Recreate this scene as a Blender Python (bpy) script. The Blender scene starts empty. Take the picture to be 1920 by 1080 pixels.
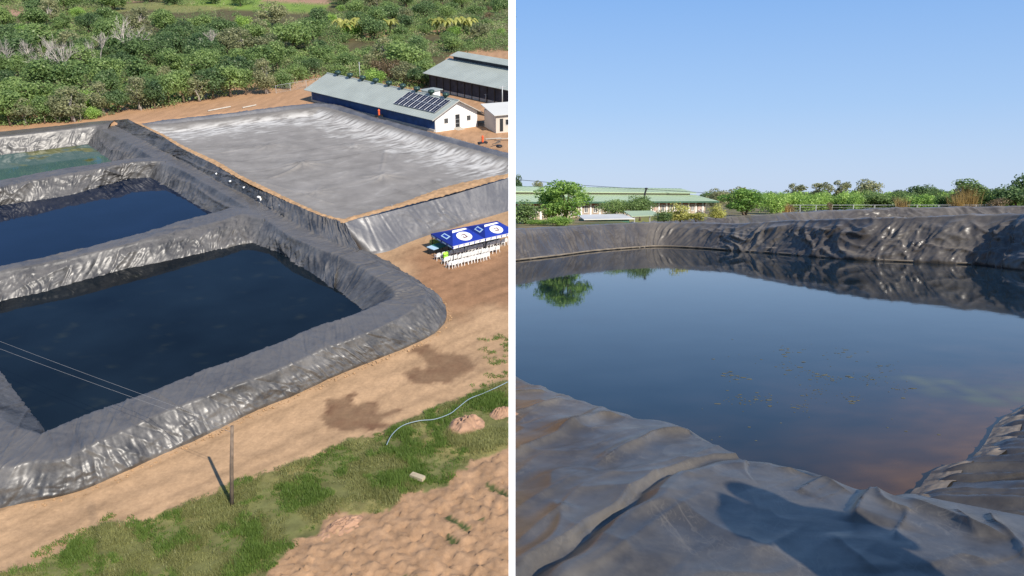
import bpy, math, random
import numpy as np
from mathutils import Matrix, Vector

# ------------------------------------------------------------------ camera, light, exposure
SC = bpy.context.scene
COL = SC.collection
F = 1625.0                     # focal length in pixels of a 1920 wide picture
PITCH = math.radians(5.9)      # camera looks down by this much
ZC = 26.0                      # camera height above the water of the lower pond
SUN_AZ, SUN_EL = math.radians(-30), math.radians(27)   # direction the light travels, height of the sun

cam = bpy.data.cameras.new('camera'); camo = bpy.data.objects.new('camera', cam); COL.objects.link(camo)
cam.sensor_width = 36.0; cam.lens = 36.0 * F / 1920.0
cam.clip_start = 0.5; cam.clip_end = 60000
camo.location = (0, 0, ZC); camo.rotation_euler = (math.pi / 2 - PITCH, 0, 0)
SC.camera = camo

w = bpy.data.worlds.new('World'); SC.world = w; w.use_nodes = True
nt = w.node_tree; nt.nodes.clear()
sky = nt.nodes.new('ShaderNodeTexSky'); sky.sky_type = 'NISHITA'; sky.sun_disc = False
sky.sun_elevation = SUN_EL
sky.air_density = 1.0; sky.dust_density = 0.6; sky.ozone_density = 2.0
bg = nt.nodes.new('ShaderNodeBackground'); bg.inputs[1].default_value = 0.11
wo = nt.nodes.new('ShaderNodeOutputWorld')
tcw = nt.nodes.new('ShaderNodeTexCoord'); sx = nt.nodes.new('ShaderNodeSeparateXYZ'); nt.links.new(tcw.outputs['Generated'], sx.inputs[0])
rp = nt.nodes.new('ShaderNodeValToRGB'); nt.links.new(sx.outputs['Z'], rp.inputs[0])   # clear dry-season air: pale low down, deeper blue overhead
for i, (p_, c_) in enumerate([(0.0, (0.60, 0.74, 0.99)), (0.10, (0.40, 0.62, 0.99)), (0.22, (0.25, 0.49, 0.95)), (0.36, (0.15, 0.35, 0.76)), (0.6, (0.11, 0.27, 0.62)), (1.0, (0.10, 0.24, 0.56))]):
    el = rp.color_ramp.elements[i] if i < 2 else rp.color_ramp.elements.new(p_)
    el.position = p_; el.color = (*c_, 1)
scl = nt.nodes.new('ShaderNodeVectorMath'); scl.operation = 'SCALE'; scl.inputs['Scale'].default_value = 5.9; nt.links.new(rp.outputs[0], scl.inputs[0])
mixw = nt.nodes.new('ShaderNodeMix'); mixw.data_type = 'RGBA'; mixw.inputs[0].default_value = 0.88
nt.links.new(sky.outputs[0], mixw.inputs[6]); nt.links.new(scl.outputs[0], mixw.inputs[7]); nt.links.new(mixw.outputs[2], bg.inputs[0])
nt.links.new(bg.outputs[0], wo.inputs[0])

ld = Vector((math.cos(SUN_EL) * math.sin(SUN_AZ), math.cos(SUN_EL) * math.cos(SUN_AZ), -math.sin(SUN_EL)))
sky.sun_rotation = math.atan2(-ld.x, -ld.y)
sl = bpy.data.lights.new('sun', 'SUN'); sl.energy = 4.5; sl.angle = math.radians(0.53); sl.color = (1.0, 0.925, 0.815)
so = bpy.data.objects.new('sun', sl); COL.objects.link(so)
so.rotation_euler = ld.to_track_quat('-Z', 'Y').to_euler(); so.location = (60, -80, 120)

SC.view_settings.view_transform = 'Standard'; SC.view_settings.look = 'None'
SC.view_settings.exposure = 0.5; SC.view_settings.gamma = 1.0
SC.cycles.max_bounces = 6; SC.cycles.transparent_max_bounces = 4
SC.cycles.sample_clamp_indirect = 4.0

# ------------------------------------------------------------------ the two grounds
# The hillside with the row of ponds slopes up away from the viewer; u to the right, v up the slope, w off the slope.
HOR = -155.0; HC = 22.0
PL = math.atan((540 - HOR) / F); TILT = PL - PITCH
ML = Matrix.Translation((0, 0, ZC)) @ Matrix.Rotation(TILT, 4, 'X') @ Matrix.Translation((0, 0, -HC))
MI = Matrix.Identity(4)

def GL(x, y, h=0.0):           # survey: where the sight line through a photo point meets height h of the hillside
    dx = x - 960; dy = F * math.cos(PL) + (540 - y) * math.sin(PL); dz = -F * math.sin(PL) + (540 - y) * math.cos(PL)
    t = (h - HC) / dz
    return np.array([dx * t, dy * t, h])
def PXL(u, v, w_):
    dz = w_ - HC
    f = v * math.cos(PL) - dz * math.sin(PL); up = v * math.sin(PL) + dz * math.cos(PL)
    return 960 + F * u / f, 540 - F * up / f
def GR(x, y, z=0.0):           # the same for the level ground on the other side
    dx = x - 960; dy = F * math.cos(PITCH) + (540 - y) * math.sin(PITCH); dz = -F * math.sin(PITCH) + (540 - y) * math.cos(PITCH)
    t = (z - ZC) / dz
    return np.array([dx * t, dy * t, z])
def GRY(x, y, Y):              # ... at distance Y
    dx = x - 960; dy = F * math.cos(PITCH) + (540 - y) * math.sin(PITCH); dz = -F * math.sin(PITCH) + (540 - y) * math.cos(PITCH)
    t = Y / dy
    return np.array([dx * t, Y, ZC + dz * t])

# ------------------------------------------------------------------ noise
def _h(ix, iy, seed):
    n = (ix.astype(np.int64) * 374761393 + iy.astype(np.int64) * 668265263 + seed * 1442695041) & 0xffffffff
    n = ((n ^ (n >> 13)) * 1274126177) & 0xffffffff
    n = (n ^ (n >> 16)) & 0xffffffff
    return n / 4294967295.0
def noise(x, y, seed=0):
    x = np.asarray(x, float); y = np.asarray(y, float)
    ix = np.floor(x); iy = np.floor(y); fx = x - ix; fy = y - iy
    def g(jx, jy, ax, ay):
        a = _h(jx, jy, seed) * 2 * np.pi
        return np.cos(a) * ax + np.sin(a) * ay
    ux = fx * fx * fx * (fx * (fx * 6 - 15) + 10); uy = fy * fy * fy * (fy * (fy * 6 - 15) + 10)
    a = g(ix, iy, fx, fy); b = g(ix + 1, iy, fx - 1, fy); c = g(ix, iy + 1, fx, fy - 1); d = g(ix + 1, iy + 1, fx - 1, fy - 1)
    return 1.5 * ((a * (1 - ux) + b * ux) * (1 - uy) + (c * (1 - ux) + d * ux) * uy)
def fbm(x, y, o=4, seed=0):
    r = 0; a = 1.0; s = 1.0
    for i in range(o):
        r = r + a * noise(x * s, y * s, seed + i * 17); a *= 0.5; s *= 2.03
    return r
def ridge(x, y, seed=0, p=3.0):
    return (1 - np.minimum(1, np.abs(noise(x, y, seed)) * 1.6)) ** p
def sst(x, a, b):
    t = np.clip((x - a) / (b - a), 0, 1); return t * t * (3 - 2 * t)

# ------------------------------------------------------------------ objects
def tag(o, label=None, cat=None, group=None, kind=None):
    if label: o['label'] = label
    if cat: o['category'] = cat
    if group: o['group'] = group
    if kind: o['kind'] = kind
    return o
def mesh(name, V, Fc, mat, smooth=False):
    me = bpy.data.meshes.new(name)
    V = np.asarray(V, float).reshape(-1, 3)
    if isinstance(Fc, np.ndarray):
        k = Fc.shape[1]; n = len(Fc)
        me.vertices.add(len(V)); me.vertices.foreach_set('co', V.ravel())
        me.loops.add(n * k); me.loops.foreach_set('vertex_index', Fc.ravel().astype(np.int32))
        me.polygons.add(n); me.polygons.foreach_set('loop_start', np.arange(0, n * k, k, dtype=np.int32))
        me.polygons.foreach_set('loop_total', np.full(n, k, dtype=np.int32))
        me.update(calc_edges=True); me.validate()
    else:
        me.from_pydata([tuple(v) for v in V], [], Fc); me.update()
    me.materials.append(mat)
    if smooth: me.polygons.foreach_set('use_smooth', np.ones(len(me.polygons), dtype=bool))
    return me
def link(name, me, parent=None, mtx=None):
    o = bpy.data.objects.new(name, me); COL.objects.link(o)
    if parent is not None: o.parent = parent
    if mtx is not None:
        if parent is not None: o.matrix_local = mtx
        else: o.matrix_world = mtx
    return o
def obj(name, V, Fc, mat, parent=None, mtx=None, smooth=False):
    return link(name, mesh(name, V, Fc, mat, smooth), parent, mtx)
def thing(name, label, cat, base=(0, 0, 0), M=MI, rz=0.0, group=None, sc=1.0):
    o = bpy.data.objects.new(name, None); COL.objects.link(o); o.empty_display_size = 0.3
    o.matrix_world = M @ Matrix.Translation(Vector(base)) @ Matrix.Rotation(rz, 4, 'Z') @ Matrix.Scale(sc, 4)
    return tag(o, label, cat, group)
def copy_thing(root, mtx, label=None, group=None):
    r = root.copy(); COL.objects.link(r); r.matrix_world = mtx
    if label: r['label'] = label
    if group: r['group'] = group
    for ch in root.children:
        c = ch.copy(); COL.objects.link(c); c.parent = r
        for g in ch.children:
            d = g.copy(); COL.objects.link(d); d.parent = c
    return r
def colattr(me, name, vals):
    a = me.attributes.new(name, 'FLOAT_COLOR', 'POINT')
    v = np.ones((len(me.vertices), 4)); vals = np.asarray(vals)
    v[:, :3] = vals if vals.ndim == 2 else vals[:, None]
    a.data.foreach_set('color', v.ravel())

class MB:
    def __init__(s): s.v = []; s.f = []
    def add(s, V, Fc):
        n = len(s.v); s.v += [tuple(map(float, p)) for p in V]; s.f += [tuple(i + n for i in f) for f in Fc]; return s
    def box(s, x0, y0, z0, x1, y1, z1, M=None):
        V = [(x0, y0, z0), (x1, y0, z0), (x1, y1, z0), (x0, y1, z0), (x0, y0, z1), (x1, y0, z1), (x1, y1, z1), (x0, y1, z1)]
        if M is not None: V = [tuple(M @ Vector(p)) for p in V]
        return s.add(V, [(3, 2, 1, 0), (4, 5, 6, 7), (0, 1, 5, 4), (1, 2, 6, 5), (2, 3, 7, 6), (3, 0, 4, 7)])
    def tube(s, pts, r, n=6, cap=True):
        pts = [np.asarray(p, float) for p in pts]
        if np.isscalar(r): r = [r] * len(pts)
        rings = []; up = np.array([0, 0, 1.0])
        for i, p in enumerate(pts):
            d = pts[min(i + 1, len(pts) - 1)] - pts[max(i - 1, 0)]; d = d / (np.linalg.norm(d) + 1e-9)
            a = np.cross(d, up) if abs(d[2]) < 0.95 else np.cross(d, np.array([1.0, 0, 0])); a /= np.linalg.norm(a) + 1e-9
            b = np.cross(d, a)
            rings.append([p + r[i] * (math.cos(t) * a + math.sin(t) * b) for t in [2 * math.pi * k / n for k in range(n)]])
        V = [q for rr in rings for q in rr]; Fc = []
        for i in range(len(pts) - 1):
            for k in range(n):
                Fc.append((i * n + k, i * n + (k + 1) % n, (i + 1) * n + (k + 1) % n, (i + 1) * n + k))
        if cap:
            Fc.append(tuple(range(n))[::-1]); Fc.append(tuple((len(pts) - 1) * n + k for k in range(n)))
        return s.add(V, Fc)
    def lathe(s, prof, c=(0, 0, 0), n=12):
        V = []; Fc = []
        for (r, z) in prof:
            for k in range(n):
                t = 2 * math.pi * k / n; V.append((c[0] + r * math.cos(t), c[1] + r * math.sin(t), c[2] + z))
        for i in range(len(prof) - 1):
            for k in range(n): Fc.append((i * n + k, i * n + (k + 1) % n, (i + 1) * n + (k + 1) % n, (i + 1) * n + k))
        Fc.append(tuple(range(n))[::-1]); Fc.append(tuple((len(prof) - 1) * n + k for k in range(n)))
        return s.add(V, Fc)
    def slab(s, quad, t):          # thick sheet from a polygon, thickness t against its normal
        q = [np.asarray(p, float) for p in quad]; nn = np.cross(q[1] - q[0], q[2] - q[0]); nn /= np.linalg.norm(nn)
        k = len(q); V = q + [p - nn * t for p in q]
        Fc = [tuple(range(k)), tuple(range(2 * k - 1, k - 1, -1))] + [(i, i + k, (i + 1) % k + k, (i + 1) % k) for i in range(k)]
        return s.add(V, Fc)
    def build(s, name, mat, parent=None, mtx=None, smooth=False, clip=None):
        me = mesh(name, s.v, s.f, mat, smooth)
        return link(name, me, parent, mtx)

def grid_faces(nr, nc):
    i = np.arange(nr - 1)[:, None] * nc + np.arange(nc - 1)[None, :]
    return np.stack([i, i + 1, i + nc + 1, i + nc], -1).reshape(-1, 4)

# ------------------------------------------------------------------ materials
def nodes(name):
    m = bpy.data.materials.new(name); m.use_nodes = True; t = m.node_tree
    return m, t, t.nodes['Principled BSDF']
def N(t, kind, **kw):
    n = t.nodes.new(kind)
    for k, v in kw.items():
        if k.startswith('i_'): n.inputs[k[2:].replace('_', ' ')].default_value = v
        else: setattr(n, k, v)
    return n
def plain(name, col, rough=0.7, var=0.15, scale=3.0, bump=0.0, spec=0.4, metal=0.0):
    m, t, b = nodes(name)
    tc = N(t, 'ShaderNodeTexCoord'); n = N(t, 'ShaderNodeTexNoise', i_Scale=scale, i_Detail=6.0)
    t.links.new(tc.outputs['Object'], n.inputs['Vector'])
    r = N(t, 'ShaderNodeValToRGB'); e = r.color_ramp.elements
    e[0].position = 0.3; e[1].position = 0.7
    e[0].color = (*[c * (1 - var) for c in col], 1); e[1].color = (*[min(1, c * (1 + var)) for c in col], 1)
    t.links.new(n.outputs[0], r.inputs[0]); t.links.new(r.outputs[0], b.inputs['Base Color'])
    b.inputs['Roughness'].default_value = rough; b.inputs['Specular IOR Level'].default_value = spec; b.inputs['Metallic'].default_value = metal
    if bump:
        bp = N(t, 'ShaderNodeBump', i_Strength=bump, i_Distance=0.05); t.links.new(n.outputs[0], bp.inputs['Height']); t.links.new(bp.outputs[0], b.inputs['Normal'])
    return m
def liner_mat(name, dark, dust, scale, rough=0.42, dustlo=0.45, dusthi=0.75, fine=1.0, spec=0.5, bumpd=0.02, top=None):
    m, t, b = nodes(name)
    tc = N(t, 'ShaderNodeTexCoord')
    n1 = N(t, 'ShaderNodeTexNoise', i_Scale=scale, i_Detail=8.0, i_Roughness=0.65)
    n2 = N(t, 'ShaderNodeTexNoise', i_Scale=scale * 7, i_Detail=6.0, i_Roughness=0.7)
    n3 = N(t, 'ShaderNodeTexNoise', i_Scale=scale * 2.2, i_Detail=5.0, i_Distortion=1.6)
    for n in (n1, n2, n3): t.links.new(tc.outputs['Object'], n.inputs['Vector'])
    ad = N(t, 'ShaderNodeMath', operation='MULTIPLY_ADD'); ad.inputs[1].default_value = 0.35
    t.links.new(n2.outputs[0], ad.inputs[0]); t.links.new(n1.outputs[0], ad.inputs[2])
    sb = N(t, 'ShaderNodeMath', operation='SUBTRACT'); sb.inputs[1].default_value = 0.17; t.links.new(ad.outputs[0], sb.inputs[0])
    r = N(t, 'ShaderNodeValToRGB'); e = r.color_ramp.elements
    e[0].position = dustlo; e[0].color = (*dark, 1); e[1].position = dusthi; e[1].color = (*dust, 1)
    t.links.new(sb.outputs[0], r.inputs[0]); t.links.new(r.outputs[0], b.inputs['Base Color'])
    if top:                        # settled dust colours level parts; blacker slopes paint in shade
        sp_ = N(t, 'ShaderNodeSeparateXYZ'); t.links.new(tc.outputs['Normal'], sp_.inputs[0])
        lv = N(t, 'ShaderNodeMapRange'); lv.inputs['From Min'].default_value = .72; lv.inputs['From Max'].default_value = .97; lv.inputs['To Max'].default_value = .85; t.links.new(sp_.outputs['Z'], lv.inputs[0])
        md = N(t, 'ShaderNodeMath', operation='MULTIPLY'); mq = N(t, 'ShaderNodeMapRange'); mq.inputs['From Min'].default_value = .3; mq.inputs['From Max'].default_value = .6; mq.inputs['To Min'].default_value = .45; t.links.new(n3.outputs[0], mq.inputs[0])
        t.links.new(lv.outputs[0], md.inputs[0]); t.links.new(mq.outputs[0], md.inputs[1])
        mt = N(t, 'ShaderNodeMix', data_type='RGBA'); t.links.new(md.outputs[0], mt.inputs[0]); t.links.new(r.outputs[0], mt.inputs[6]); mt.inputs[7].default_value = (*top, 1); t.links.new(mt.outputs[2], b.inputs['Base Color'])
    mr = N(t, 'ShaderNodeMapRange'); mr.inputs['To Min'].default_value = rough - 0.1; mr.inputs['To Max'].default_value = rough + 0.18
    t.links.new(n3.outputs[0], mr.inputs[0]); t.links.new(mr.outputs[0], b.inputs['Roughness'])
    b.inputs['Specular IOR Level'].default_value = spec
    bp = N(t, 'ShaderNodeBump', i_Strength=0.5 * fine, i_Distance=bumpd)
    t.links.new(n3.outputs[0], bp.inputs['Height']); t.links.new(bp.outputs[0], b.inputs['Normal'])
    return m
def scuffs(m, scale, col, amt):
    t = m.node_tree; b = t.nodes['Principled BSDF']; tc = N(t, 'ShaderNodeTexCoord')
    src = b.inputs['Base Color'].links[0].from_socket; prev = None
    for k, (sc, dist, wd) in enumerate(((scale, 1.2, .012), (scale * 2.7, 2.0, .016), (scale * .45, .8, .006))):
        mp = N(t, 'ShaderNodeMapping'); mp.inputs['Location'].default_value = (k * 13.1, k * 7.7, 0); mp.inputs['Rotation'].default_value = (0, 0, 0.7 + k); mp.inputs['Scale'].default_value = (1, .45, 1); t.links.new(tc.outputs['Object'], mp.inputs[0])
        n = N(t, 'ShaderNodeTexNoise', i_Scale=sc, i_Detail=3.0, i_Distortion=dist); t.links.new(mp.outputs[0], n.inputs['Vector'])
        a = N(t, 'ShaderNodeMath', operation='SUBTRACT'); a.inputs[1].default_value = .5; t.links.new(n.outputs[0], a.inputs[0])
        c = N(t, 'ShaderNodeMath', operation='ABSOLUTE'); t.links.new(a.outputs[0], c.inputs[0])
        r = N(t, 'ShaderNodeMapRange'); r.inputs['From Min'].default_value = 0; r.inputs['From Max'].default_value = wd; r.inputs['To Min'].default_value = 1; r.inputs['To Max'].default_value = 0; t.links.new(c.outputs[0], r.inputs[0])
        if prev is None: prev = r.outputs[0]
        else:
            mx = N(t, 'ShaderNodeMath', operation='MAXIMUM'); t.links.new(prev, mx.inputs[0]); t.links.new(r.outputs[0], mx.inputs[1]); prev = mx.outputs[0]
    pt = N(t, 'ShaderNodeTexNoise', i_Scale=scale * .6, i_Detail=4.0); t.links.new(tc.outputs['Object'], pt.inputs['Vector'])
    pr = N(t, 'ShaderNodeMapRange'); pr.inputs['From Min'].default_value = .45; pr.inputs['From Max'].default_value = .65; pr.inputs['To Max'].default_value = amt; t.links.new(pt.outputs[0], pr.inputs[0])
    ml = N(t, 'ShaderNodeMath', operation='MULTIPLY'); t.links.new(prev, ml.inputs[0]); t.links.new(pr.outputs[0], ml.inputs[1])
    mc = N(t, 'ShaderNodeMix', data_type='RGBA'); t.links.new(ml.outputs[0], mc.inputs[0]); t.links.new(src, mc.inputs[6]); mc.inputs[7].default_value = (*col, 1); t.links.new(mc.outputs[2], b.inputs['Base Color'])
def attr_mat(name, attr, scale, rough=0.9, bump=0.3, bdist=0.05, lo=0.75, hi=1.2, spec=0.2):
    m, t, b = nodes(name)
    a = N(t, 'ShaderNodeAttribute', attribute_name=attr)
    tc = N(t, 'ShaderNodeTexCoord')
    n1 = N(t, 'ShaderNodeTexNoise', i_Scale=scale, i_Detail=12.0, i_Roughness=0.75); t.links.new(tc.outputs['Object'], n1.inputs['Vector'])
    mr = N(t, 'ShaderNodeMapRange'); mr.inputs['From Min'].default_value = 0.3; mr.inputs['From Max'].default_value = 0.7
    mr.inputs['To Min'].default_value = lo; mr.inputs['To Max'].default_value = hi
    t.links.new(n1.outputs[0], mr.inputs[0])
    mx = N(t, 'ShaderNodeVectorMath', operation='SCALE'); t.links.new(a.outputs['Color'], mx.inputs[0]); t.links.new(mr.outputs[0], mx.inputs['Scale'])
    t.links.new(mx.outputs[0], b.inputs['Base Color']); b.inputs['Roughness'].default_value = rough; b.inputs['Specular IOR Level'].default_value = spec
    bp = N(t, 'ShaderNodeBump', i_Strength=bump, i_Distance=bdist); t.links.new(n1.outputs[0], bp.inputs['Height']); t.links.new(bp.outputs[0], b.inputs['Normal'])
    return m
def water_mat(name, attr, wscale, wstr, rough=0.03, dist=0.02, ior=1.22):
    m, t, b = nodes(name)
    a = N(t, 'ShaderNodeAttribute', attribute_name=attr); t.links.new(a.outputs['Color'], b.inputs['Base Color'])
    tc = N(t, 'ShaderNodeTexCoord'); n1 = N(t, 'ShaderNodeTexNoise', i_Scale=wscale, i_Detail=4.0)
    t.links.new(tc.outputs['Object'], n1.inputs['Vector'])
    bp = N(t, 'ShaderNodeBump', i_Strength=wstr, i_Distance=dist); t.links.new(n1.outputs[0], bp.inputs['Height']); t.links.new(bp.outputs[0], b.inputs['Normal'])
    b.inputs['Roughness'].default_value = rough; b.inputs['IOR'].default_value = ior
    return m
def leaf_mat(name, c0, c1):
    c0, c1 = [(c[0] * 1.08, c[1] * 1.05, c[2] * 1.3) for c in (c0, c1)]
    m = bpy.data.materials.new(name); m.use_nodes = True; t = m.node_tree; t.nodes.clear()
    a = N(t, 'ShaderNodeAttribute', attribute_name='tone'); oi = N(t, 'ShaderNodeObjectInfo')
    ad = N(t, 'ShaderNodeMath', operation='MULTIPLY_ADD'); ad.inputs[1].default_value = 0.45
    t.links.new(oi.outputs['Random'], ad.inputs[0])
    ml = N(t, 'ShaderNodeMath', operation='MULTIPLY'); ml.inputs[1].default_value = 0.6
    t.links.new(a.outputs['Fac'], ml.inputs[0]); t.links.new(ml.outputs[0], ad.inputs[2])
    r = N(t, 'ShaderNodeValToRGB'); e = r.color_ramp.elements; e[0].color = (*c0, 1); e[1].color = (*c1, 1)
    t.links.new(ad.outputs[0], r.inputs[0])
    d = N(t, 'ShaderNodeBsdfDiffuse'); tr = N(t, 'ShaderNodeBsdfTranslucent'); g = N(t, 'ShaderNodeBsdfGlossy'); g.inputs['Roughness'].default_value = 0.45
    t.links.new(r.outputs[0], d.inputs[0]); t.links.new(r.outputs[0], tr.inputs[0]); g.inputs[0].default_value = (0.5, 0.5, 0.45, 1)
    x = N(t, 'ShaderNodeMixShader'); x.inputs[0].default_value = 0.45; t.links.new(d.outputs[0], x.inputs[1]); t.links.new(tr.outputs[0], x.inputs[2])
    y = N(t, 'ShaderNodeMixShader'); y.inputs[0].default_value = 0.04; t.links.new(x.outputs[0], y.inputs[1]); t.links.new(g.outputs[0], y.inputs[2])
    o = N(t, 'ShaderNodeOutputMaterial'); t.links.new(y.outputs[0], o.inputs[0])
    return m

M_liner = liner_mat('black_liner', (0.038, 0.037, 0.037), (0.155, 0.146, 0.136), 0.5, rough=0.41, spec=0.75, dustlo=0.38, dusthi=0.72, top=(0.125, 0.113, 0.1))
M_gray = attr_mat('dusty_cover', 'col', 1.5, rough=0.8, bump=0.06, lo=0.9, hi=1.1, spec=0.12)
M_ground = attr_mat('ground', 'col', 5.0, rough=0.95, bump=0.5, bdist=0.03, lo=0.8, hi=1.16)
M_nearliner = liner_mat('dusty_black_liner', (0.058, 0.052, 0.046), (0.14, 0.124, 0.102), 0.16, rough=0.32, dustlo=0.38, dusthi=0.72, spec=0.45, bumpd=0.04); scuffs(M_nearliner, .5, (.30, .26, .2), .25)
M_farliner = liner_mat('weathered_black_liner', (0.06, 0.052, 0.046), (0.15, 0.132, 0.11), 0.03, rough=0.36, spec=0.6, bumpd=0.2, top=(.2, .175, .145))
M_waterL = water_mat('pond_water', 'col', 1.2, 0.10, 0.05, ior=1.24)
M_waterR = water_mat('wide_pond_water', 'col', 0.22, 0.12, 0.03, dist=0.05, ior=1.18)
M_white = plain('white_paint', (0.78, 0.77, 0.74), 0.6, 0.04, 1.0)
M_whitepl = plain('white_plastic', (0.82, 0.82, 0.80), 0.35, 0.03, 1.0)
M_roof = plain('grey_green_roof', (0.33, 0.36, 0.33), 0.5, 0.08, 0.5)
M_blue = plain('blue_curtain', (0.02, 0.06, 0.17), 0.7, 0.25, 1.5)
M_dark = plain('dark_opening', (0.02, 0.021, 0.024), 0.8, 0.2, 2.0)
M_shedside = plain('dark_shed_side', (0.035, 0.04, 0.055), 0.8, 0.35, 1.2)
M_solar = plain('solar_cells', (0.012, 0.013, 0.03), 0.25, 0.2, 2.0, spec=0.5)
M_alu = plain('aluminium', (0.55, 0.56, 0.57), 0.4, 0.05, 2.0, metal=0.6)
M_steel = plain('galvanised_steel', (0.42, 0.43, 0.43), 0.5, 0.1, 3.0, metal=0.3)
M_vent = plain('dark_green_vent', (0.035, 0.07, 0.06), 0.4, 0.2, 4.0, metal=0.4)
M_tblue = plain('blue_tent_cloth', (0.012, 0.035, 0.30), 0.6, 0.1, 1.0)
M_tdark = plain('dark_blue_tent_cloth', (0.010, 0.024, 0.2), 0.6, 0.1, 1.0)
M_maroon = plain('dark_maroon_print', (0.12, 0.03, 0.03), 0.6, 0.1, 2.0)
M_orange = plain('orange_plastic', (0.75, 0.12, 0.04), 0.4, 0.08, 2.0)
M_black = plain('black_plastic', (0.02, 0.02, 0.022), 0.5, 0.2, 3.0)
M_wood = plain('weathered_wood', (0.16, 0.12, 0.09), 0.85, 0.3, 4.0, bump=0.4)
M_pale = plain('pale_bark', (0.38, 0.345, 0.31), 0.9, 0.25, 6.0, bump=0.4)
M_bark = plain('brown_bark', (0.16, 0.12, 0.085), 0.9, 0.3, 6.0, bump=0.4)
M_conc = plain('concrete', (0.42, 0.39, 0.34), 0.9, 0.15, 3.0, bump=0.2)
M_blk = plain('old_block', (0.40, 0.33, 0.22), 0.9, 0.2, 3.0, bump=0.3)
M_wire = plain('dull_wire', (0.2, 0.2, 0.2), 0.6, 0.1, 3.0)
M_hose = plain('pale_blue_hose', (0.24, 0.31, 0.35), 0.5, 0.1, 3.0)
M_lime = plain('lime_cloth', (0.35, 0.75, 0.06), 0.7, 0.15, 3.0)
M_tgreen = plain('teal_cloth', (0.02, 0.17, 0.13), 0.7, 0.15, 3.0)
M_tlblue = plain('pale_blue_cloth', (0.38, 0.55, 0.68), 0.7, 0.1, 3.0)
M_wet = plain('wet_soil', (0.155, 0.088, 0.048), 0.75, 0.22, 1.2, bump=0.3, spec=0.3)
M_soil = plain('dry_soil', (0.40, 0.25, 0.135), 0.95, 0.2, 2.0, bump=0.5, spec=0.15)
M_clod = plain('lumpy_soil', (0.33, 0.20, 0.13), 0.95, 0.25, 2.5, bump=0.6, spec=0.15)
M_cream = plain('cream_wall', (0.55, 0.49, 0.42), 0.85, 0.08, 1.0)
M_groof = plain('pale_green_roof', (0.40, 0.49, 0.33), 0.5, 0.08, 0.02)
M_gdark = plain('green_fascia', (0.05, 0.11, 0.07), 0.5, 0.15, 0.05)
M_gwall = plain('teal_green_wall', (0.035, 0.16, 0.095), 0.6, 0.15, 0.1)
M_tan = plain('tan_wall', (0.40, 0.32, 0.25), 0.85, 0.12, 0.05)
M_brick = plain('red_brown_wall', (0.30, 0.13, 0.08), 0.85, 0.2, 0.08)
M_wroof = plain('whitish_sheet_roof', (0.6, 0.59, 0.55), 0.6, 0.12, 0.05)
M_crust = plain('dried_crust', (0.42, 0.33, 0.23), 0.9, 0.3, 0.4, bump=0.5)
M_roll = plain('muddy_roll', (0.19, 0.16, 0.125), 0.9, 0.3, 0.2)
M_skin = plain('skin', (0.35, 0.2, 0.13), 0.6, 0.05, 1.0)
M_shirt = plain('grey_clothes', (0.12, 0.13, 0.16), 0.8, 0.1, 1.0)
M_leaf = {
 'dark': leaf_mat('dark_leaves', (0.057, 0.111, 0.043), (0.196, 0.300, 0.090)),
 'mid': leaf_mat('green_leaves', (0.091, 0.170, 0.052), (0.300, 0.419, 0.111)),
 'olive': leaf_mat('olive_leaves', (0.131, 0.163, 0.068), (0.393, 0.406, 0.170)),
 'bright': leaf_mat('bright_leaves', (0.118, 0.263, 0.047), (0.419, 0.600, 0.118)),
 'dry': leaf_mat('dry_leaves', (0.13, 0.10, 0.045), (0.30, 0.23, 0.11)),
 'yellow': leaf_mat('yellowing_leaves', (0.263, 0.289, 0.052), (0.600, 0.600, 0.157)),
 'straw': leaf_mat('straw_leaves', (0.22, 0.15, 0.04), (0.46, 0.33, 0.10)),
 'turf': leaf_mat('green_blades', (0.085, 0.15, 0.022), (0.25, 0.36, 0.07)),
 'grass': leaf_mat('grass_blades', (0.14, 0.16, 0.035), (0.38, 0.39, 0.13)),
}

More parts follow.
